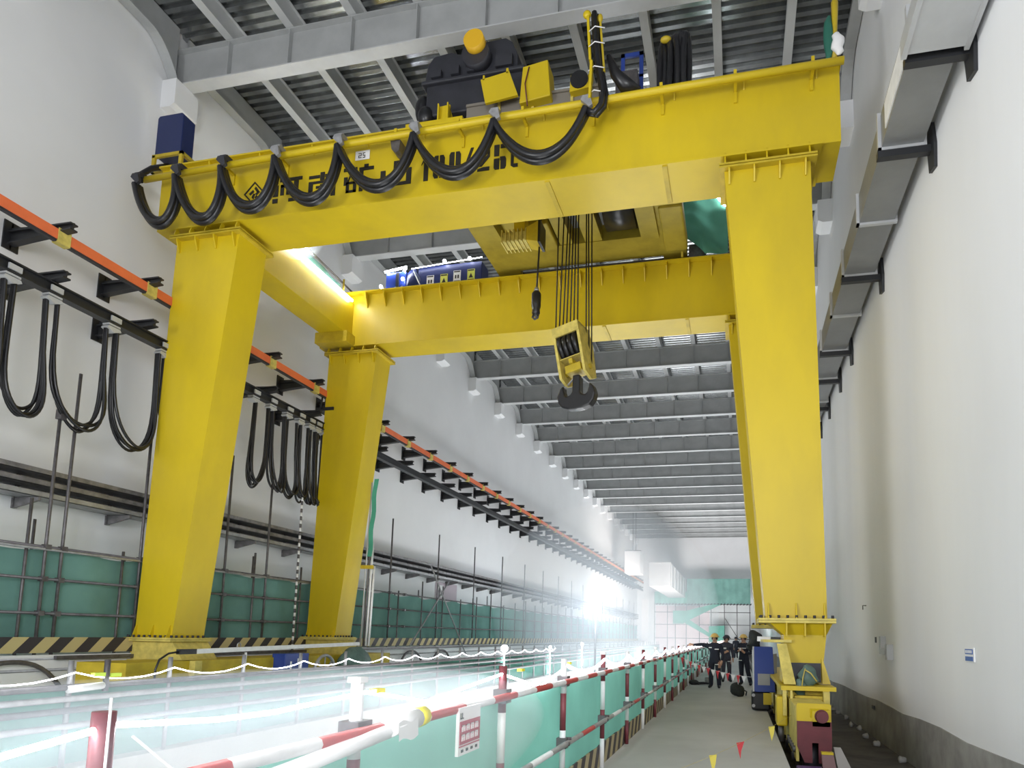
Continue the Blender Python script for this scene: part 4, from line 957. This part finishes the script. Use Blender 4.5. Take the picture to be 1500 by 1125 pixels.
MB().tube([(-1.7, ye - .1, 4.4), (.2, ye - .1, 1.4)], .05, 6).build('brace', PIPE, ES)
m = MB()
for k in range(30): m.prism([(-11.2 + k * .44, 6.2), (-11.0 + k * .44, 6.2), (-10.88 + k * .44, 6.42), (-11.08 + k * .44, 6.42)], 'y', ye - .25, ye - .22)
m.build('hazard_marks', GEAR, ES, kind='stuff')
pk = MB().box(-11.8, -4.0, Y1 - .13, Y1 - .03, 0, 6.3).build('pink_panel', PINK, None); tag(pk, 'pale pink panel behind the far scaffold', 'panel')  # plain pale pink panel just off the end wall
dr = MB().box(-13.9, -12.9, Y1 - .12, Y1, 0, 7.3).build('door_1', mat('pale_door', (.9, .86, .86), .5), None, kind='structure')  # pale, near-white door on the end wall
BD = thing('duct_box', 'large white air duct box high at far left of end wall', 'duct', (-8.2, 74, 0))
MB().box(-1.2, 1.1, 0, 26.9, 7.2, 9.75).build('body', GALVL, BD)
for k in range(6): MB().box(1.1, 1.14, 1 + k * 4.2, 1.2 + k * 4.2, 7.2, 9.75).build('seam', GREYL, BD)
MB().box(-1.25, 1.15, -.05, .1, 9.65, 9.8).build('rim', GREY, BD)
BD2 = thing('duct_stub', 'tall pale hanging duct stub near the left wall before the end wall', 'duct', (-12.2, 78, 0))
MB().box(-.6, 1.2, 0, 3, 9.0, 11.6).build('body', WALLL, BD2); MB().box(-.6, 1.3, -.05, .1, 11.55, 11.65).build('rim', PIPE, BD2)
for y_ in (.3, 2.7): MB().tube([(.3, y_, 11.6), (.3, y_, 17.6)], .04, 6).build('hanger_rod', PIPE, BD2)

# ------------------------------------------------------------------ cabinet, bags, tools on the walkway
WC = thing('walkway_cabinet', 'blue control cabinet on a black base at the walkway edge', 'cabinet', (.36, 16.5, 0))
MB().prism([(0, .46), (.03, .44), (.47, .44), (.42, 1.48), (0, 1.48)], 'y', 0, .8).build('body', BLUE, WC, bevel=.015)
MB().box(-.06, .36, .1, .85, .02, .44).build('base', RUB, WC, bevel=.04)
MB().box(.08, .35, -.012, 0, .6, .86).build('vent_plate', GALV, WC)
MB().box(.2, .38, .0, .1, .16, .42).build('yellow_box', YEL, WC)
for k in range(5): MB().box(.44 + k * .02, .455 + k * .02, .1 + k * .1, .15 + k * .1, .6, 1.32).build('side_louvre', GALVL, WC)
MB().box(-.03, 0, .0, .8, .45, 1.48).build('edge_strip', GALVL, WC)
MB().tube([(.5, .1, .5), (.55, .1, .3), (.5, .15, .1)], .03, 6).build('hose', RUB, WC)
for z in (.12, .36): MB().tube([(-.02, .08, z), (-.02, .12, z)], .04, 8).build('foot_bolt', PIPEL, WC)
TG = thing('dark_tarp', 'dark green-grey cloth heaped on the white bar by the cabinet', 'cloth', (.35, 16.9, 1.5))
MB().ball((.03, 0, .15), .17, .2, .22, 14, 9, f=lambda p: p + Vector((.04 * math.sin(p.z * 22), .03 * math.sin(p.x * 20), -.12 if p.x < -.1 else 0))).build('cloth', BAGM, TG)
GBG = thing('tarp_bag', 'grey-green tarp bag tied with yellow rope on the right saddle', 'bag', (1.18, 12.75, .86))
MB().ball((.02, 0, .13), .17, .14, .16, 16, 10, f=lambda p: p + Vector((.025 * math.sin(p.z * 34 + p.x * 20), .02 * math.sin(p.x * 30), .08 * (1 - abs(p.x) * 4) if p.z > .05 else 0))).build('sack', TARP, GBG)
MB().ball((-.12, -.08, -.04), .1, .08, .16, 12, 8, f=lambda p: p + Vector((.02 * math.sin(p.z * 30), 0, 0))).build('hanging_fold', TARP, GBG)
MB().tube([(-.05, -.14, .28), (.05, -.16, .22), (.15, -.14, .08)], .012, 5).tube([(-.04, -.14, .3), (-.08, -.16, .15), (-.1, -.16, .0)], .01, 5).build('tie_rope', YELW, GBG)
BG = thing('tool_bag', 'dark soft tool bag on the walkway floor beside the cabinet', 'bag', (-.03, 20.5, 0))
MB().ball((0, 0, .15), .23, .18, .2, 14, 8, f=lambda p: Vector((max(-.2, min(.2, p.x)), max(-.15, min(.15, p.y)), max(-.15, p.z + .06 * (p.x < 0))))).build('body', BAGM, BG)
MB().tube([(.18, -.1, .2), (.26, -.05, .15), (.24, .02, .04)], .02, 6).build('strap', BAGM, BG)
PT = thing('paint_tin', 'small grey tin on the walkway by the pointing man', 'tin', (-1.1, 25.9, 0))
MB().tube([(0, 0, 0), (0, 0, .22)], .11, 16).build('body', PIPEL, PT); MB().tube([(0, 0, .22), (0, 0, .24)], .115, 16).build('lid', GALVL, PT)
TO = thing('tool_heap', 'heap of dark tools and cable on the walkway by the fence', 'tools', (-1.35, 25.0, 0))
for k in range(7):
    a = k * .9
    MB().bar((-.2 + .05 * k, .25 * math.cos(a), .04 + .02 * (k % 3)), (.12 + .04 * k, .25 * math.sin(a), .06 + .02 * (k % 2)), .05, .05).build('tool', GEAR if k % 2 else RUB, TO)
MB().ball((-.2, 0, .08), .18, .25, .1, 10, 6).build('cloth', BAGM, TO)

# bunting
def flag(me, parent, loc, rz): return inst(me, 'pennant', parent, loc, (0, 0, rz))
pr = MB().prism([(-.05, 0), (.05, .02), (.01, -.1), (.0, -.2)], 'y', -.003, .003).mesh('pennant', mat('red_flag_cloth', (.6, .05, .06), .7))
py = MB().prism([(-.045, 0), (.045, .01), (.03, -.1), (.0, -.2)], 'y', -.003, .003).mesh('pennant', mat('yellow_flag_cloth', (.75, .62, .1), .7))
pw = MB().prism([(-.06, 0), (.06, 0), (0, -.16)], 'y', -.003, .003).mesh('pennant', PAPER)
BU = thing('bunting_line', 'string of small red and yellow pennants across the near walkway', 'bunting')
A = Vector((.8, 11.2, .5)); Bp = Vector((-1.64, 4.9, .3))
def on(t): q = A.lerp(Bp, t); q.z -= .25 * 4 * t * (1 - t) * .5; return q
MB().tube([on(k / 20) for k in range(21)], .002, 5).build('string', YELW, BU)
for k, t in enumerate((.14, .32, .45, .62, .8)): flag(py if k in (0, 2, 4) else pr, BU, on(t), .2)
BU2 = thing('bunting_line', 'string of red and white pennants crossing in front of the workers', 'bunting')
A2 = Vector((-1.64, 20.0, 1.12)); B2 = Vector((.3, 17.0, .75))
def on2(t): q = A2.lerp(B2, t); q.z -= .1 * 4 * t * (1 - t); return q
MB().tube([on2(k / 16) for k in range(17)], .004, 5).build('string', WHT, BU2)
for k in range(14): flag(pw if k % 2 else pr, BU2, on2((k + .7) / 15), .3)

# low things in front of the right bogie
FB = thing('purple_block', 'purple painted steel block on the track before the bogie', 'block', (1.0, 10.3, -.55))
MB().box(-.2, .15, -.2, .2, 0, .42).build('block', PURP, FB, bevel=.02)
FB2 = thing('steel_flap', 'leaning brown steel flap with yellow edge beside the purple block', 'plate', (1.28, 10.4, -.55))
MB().frus([(-.1, -.1, 0), (.12, -.1, 0), (.12, .0, 0), (-.1, 0, 0)], [(-.14, 0, .6), (.02, 0, .6), (.02, .1, .6), (-.14, .1, .6)]).build('flap', mat('brown_steel', (.16, .07, .07), .5), FB2)
MB().box(-.14, .02, -.01, .1, .6, .63).build('edge', YEL, FB2)
FB3 = thing('grey_board', 'grey board leaning by the front right bogie', 'board', (1.5, 10.9, -.55))
MB().frus([(-.05, -.3, 0), (.25, -.3, 0), (.25, -.26, 0), (-.05, -.26, 0)], [(-.12, .1, .62), (-.02, .1, .62), (-.02, .14, .62), (-.12, .14, .62)]).build('board', mat('grey_board', (.33, .31, .29), .7), FB3)

# ------------------------------------------------------------------ people
def person(name, label, loc, rz, joints, radii, edges, cloth, helmet, hairless=False, mirror=False):
    root = thing(name, label, 'person', loc); root.rotation_euler = (0, 0, rz)
    names = list(joints); idx = {n: i for i, n in enumerate(names)}
    me = bpy.data.meshes.new('body'); me.from_pydata([joints[n] for n in names], [(idx[a], idx[b]) for a, b in edges], [])
    tmp = bpy.data.objects.new('tmp', me); COL.objects.link(tmp)
    bm = bmesh.new(); bm.from_mesh(me); lay = bm.verts.layers.skin.verify(); bm.verts.ensure_lookup_table()
    for n in names:
        r = radii[n]; r = r if isinstance(r, tuple) else (r, r)
        bm.verts[idx[n]][lay].radius = r; bm.verts[idx[n]][lay].use_root = (n == 'pelvis')
    bm.to_mesh(me); bm.free()
    tmp.modifiers.new('skin', 'SKIN'); s = tmp.modifiers.new('sub', 'SUBSURF'); s.levels = 2; s.render_levels = 2
    dg = bpy.context.evaluated_depsgraph_get()
    fin = bpy.data.meshes.new_from_object(tmp.evaluated_get(dg))
    bpy.data.objects.remove(tmp)
    fin.name = 'body'; fin.materials.clear()
    for m_ in (cloth, SKIN, RUB): fin.materials.append(m_)
    hands = [Vector(joints[n]) for n in names if n.startswith('hand') or n.startswith('tip')]
    for p in fin.polygons:
        c_ = p.center
        k = 0
        if c_.z > joints['neck'][2] - .01 and abs(c_.x - joints['neck'][0]) < .2: k = 1
        if any((c_ - h).length < .1 for h in hands): k = 1
        if c_.z < .11: k = 2
        p.material_index = k; p.use_smooth = True
    body = bpy.data.objects.new('body', fin); put(body, root)
    hd = Vector(joints['head'])
    f = -1
    MB().ball(hd + Vector((0, .01, .02)), .105, .12, .115, 16, 10, f=lambda p: Vector((p.x, p.y if p.y > -.03 else -.03 + (p.y + .03) * .45, max(p.z, -.05)))).build('hair', HAIR, root)
    MB().ball(hd + Vector((0, 0, .065)), .135, .155, .125, 18, 10, f=lambda p: Vector((p.x, p.y, max(p.z, -.01)))).tube([hd + Vector((.155 * math.cos(t), .185 * math.sin(t) - .01, .06)) for t in [2 * PI * k / 20 for k in range(21)]], .014, 6).build('helmet', helmet, root)
    fc = MB().ball(hd + Vector((0, -.115, -.015)), .018, .025, .03, 8, 6)
    fc.build('nose', SKIN, root)
    ey = MB()
    for sx in (-1, 1): ey.ball(hd + Vector((sx * .036, -.1, .015)), .013, .01, .008, 8, 6)
    ey.build('eyes', STEN, root)
    MB().ball(hd + Vector((0, -.1, -.065)), .028, .012, .007, 8, 6).build('mouth', MAROON, root)
    er = MB()
    for sx in (-1, 1): er.ball(hd + Vector((sx * .1, .01, -.01)), .014, .025, .035, 8, 6)
    er.build('ears', SKIN, root)
    return root
def std(arm='down', stance=.12):
    J = {'pelvis': (0, 0, .95), 'waist': (0, 0, 1.08), 'chest': (0, .01, 1.28), 'shoulder': (0, .01, 1.42), 'neck': (0, 0, 1.52), 'head': (0, -.02, 1.64), 'crown': (0, -.01, 1.72)}
    Rr_ = {'pelvis': (.17, .13), 'waist': (.165, .125), 'chest': (.19, .14), 'shoulder': (.14, .1), 'neck': .06, 'head': (.085, .1), 'crown': (.06, .07)}
    Ed = [('pelvis', 'waist'), ('waist', 'chest'), ('chest', 'shoulder'), ('shoulder', 'neck'), ('neck', 'head'), ('head', 'crown')]
    for s, n in ((-1, 'L'), (1, 'R')):
        J['hip' + n] = (s * .1, 0, .88); J['knee' + n] = (s * (stance - .01), -.015, .48); J['ankle' + n] = (s * stance, .02, .09); J['toe' + n] = (s * (stance + .03), -.15, .045)
        Rr_['hip' + n] = .115; Rr_['knee' + n] = .085; Rr_['ankle' + n] = .075; Rr_['toe' + n] = (.05, .04)
        Ed += [('pelvis', 'hip' + n), ('hip' + n, 'knee' + n), ('knee' + n, 'ankle' + n), ('ankle' + n, 'toe' + n)]
        J['sh' + n] = (s * .2, .01, 1.4); J['elb' + n] = (s * .26, .04, 1.13); J['wr' + n] = (s * .25, -.06, .9); J['hand' + n] = (s * .24, -.09, .83)
        Rr_['sh' + n] = .085; Rr_['elb' + n] = .062; Rr_['wr' + n] = .042; Rr_['hand' + n] = (.028, .045)
        Ed += [('shoulder', 'sh' + n), ('sh' + n, 'elb' + n), ('elb' + n, 'wr' + n), ('wr' + n, 'hand' + n)]
        for k in range(4):
            q = 'tip%s%d' % (n, k); J[q] = (s * .24, -.14 + k * .025, .74 + abs(k - 1.4) * .012); Rr_[q] = .009
            Ed.append(('hand' + n, q))
        q = 'tip%s%d' % (n, 4); J[q] = (s * .21, -.15, .8); Rr_[q] = .011; Ed.append(('hand' + n, q))
    return J, Rr_, Ed
def move_hand(J, n, elb, wr, hand, d):
    J['elb' + n] = elb; J['wr' + n] = wr; J['hand' + n] = hand
    d = Vector(d).normalized(); side = d.cross(Vector((0, 0, 1))); side = side.normalized() if side.length > .1 else Vector((1, 0, 0)); upv = side.cross(d)
    for k in range(4): J['tip%s%d' % (n, k)] = tuple(Vector(hand) + d * (.1 - abs(k - 1.4) * .012) + upv * (k - 1.5) * .024 - side * .02)
    J['tip%s%d' % (n, 4)] = tuple(Vector(hand) + d * .05 + upv * .06)
# man pointing left with an outstretched arm, facing the pit
J, Q, E_ = std(stance=.14)
move_hand(J, 'L', (-.46, -.05, 1.44), (-.7, -.08, 1.42), (-.8, -.09, 1.42), (-1, -.05, 0))
J['knee' + 'R'] = (.13, -.05, .48)
P1 = person('person', 'man in navy workwear and yellow helmet pointing left over the fence', (-.76, 23.5, 0), -.25, J, Q, E_, CLOTH, HELM)
for b_ in ((-.16, -.06, -.165, -.15, 1.33, 1.36), (.04, .18, -.165, -.15, 1.28, 1.31), (.03, .16, -.14, -.12, .78, .8)): MB().box(*b_).build('reflective_tape', REFL, P1)
J, Q, E_ = std(stance=.13)
move_hand(J, 'L', (-.24, -.08, 1.13), (-.1, -.2, 1.12), (-.05, -.22, 1.14), (.6, -.3, .4))
J['head'] = (0, -.06, 1.61); J['crown'] = (0, -.07, 1.69)
P2 = person('person', 'man in dark helmet and grey-navy jacket standing behind the pointing man', (-.45, 27.0, 0), .3, J, Q, E_, CLOTHG, HELMD)
for b_ in ((-.14, -.04, -.17, -.15, 1.26, 1.31), (.02, .14, -.14, -.12, .78, .8)): MB().box(*b_).build('reflective_tape', REFL, P2)
J, Q, E_ = std(stance=.1)
move_hand(J, 'L', (-.3, .0, 1.16), (-.12, -.2, 1.22), (-.05, -.22, 1.26), (.4, -.2, .6))
move_hand(J, 'R', (.3, .0, 1.14), (.1, -.2, 1.16), (.04, -.22, 1.2), (-.4, -.2, .6))
J['kneeR'] = (.16, -.02, .48); J['ankleR'] = (.24, .03, .09); J['toeR'] = (.28, -.13, .045)
P3 = person('person', 'man in navy jacket and yellow helmet holding a phone beside cabinet', (.2, 25.4, 0), -.4, J, Q, E_, CLOTH, HELM)
for b_ in ((-.15, .15, -.17, -.155, 1.31, 1.335), (-.18, -.02, -.15, -.13, .88, .9)): MB().box(*b_).build('reflective_tape', REFL, P3)
MB().box(-.03, .01, -.3, -.29, 1.24, 1.33).build('phone', WHT, P3)
J, Q, E_ = std(stance=.1)
P4 = person('person', 'distant man in dark clothes far down the walkway', (-.18, 60.5, 0), .1, J, Q, E_, CLOTHG, HELMD)
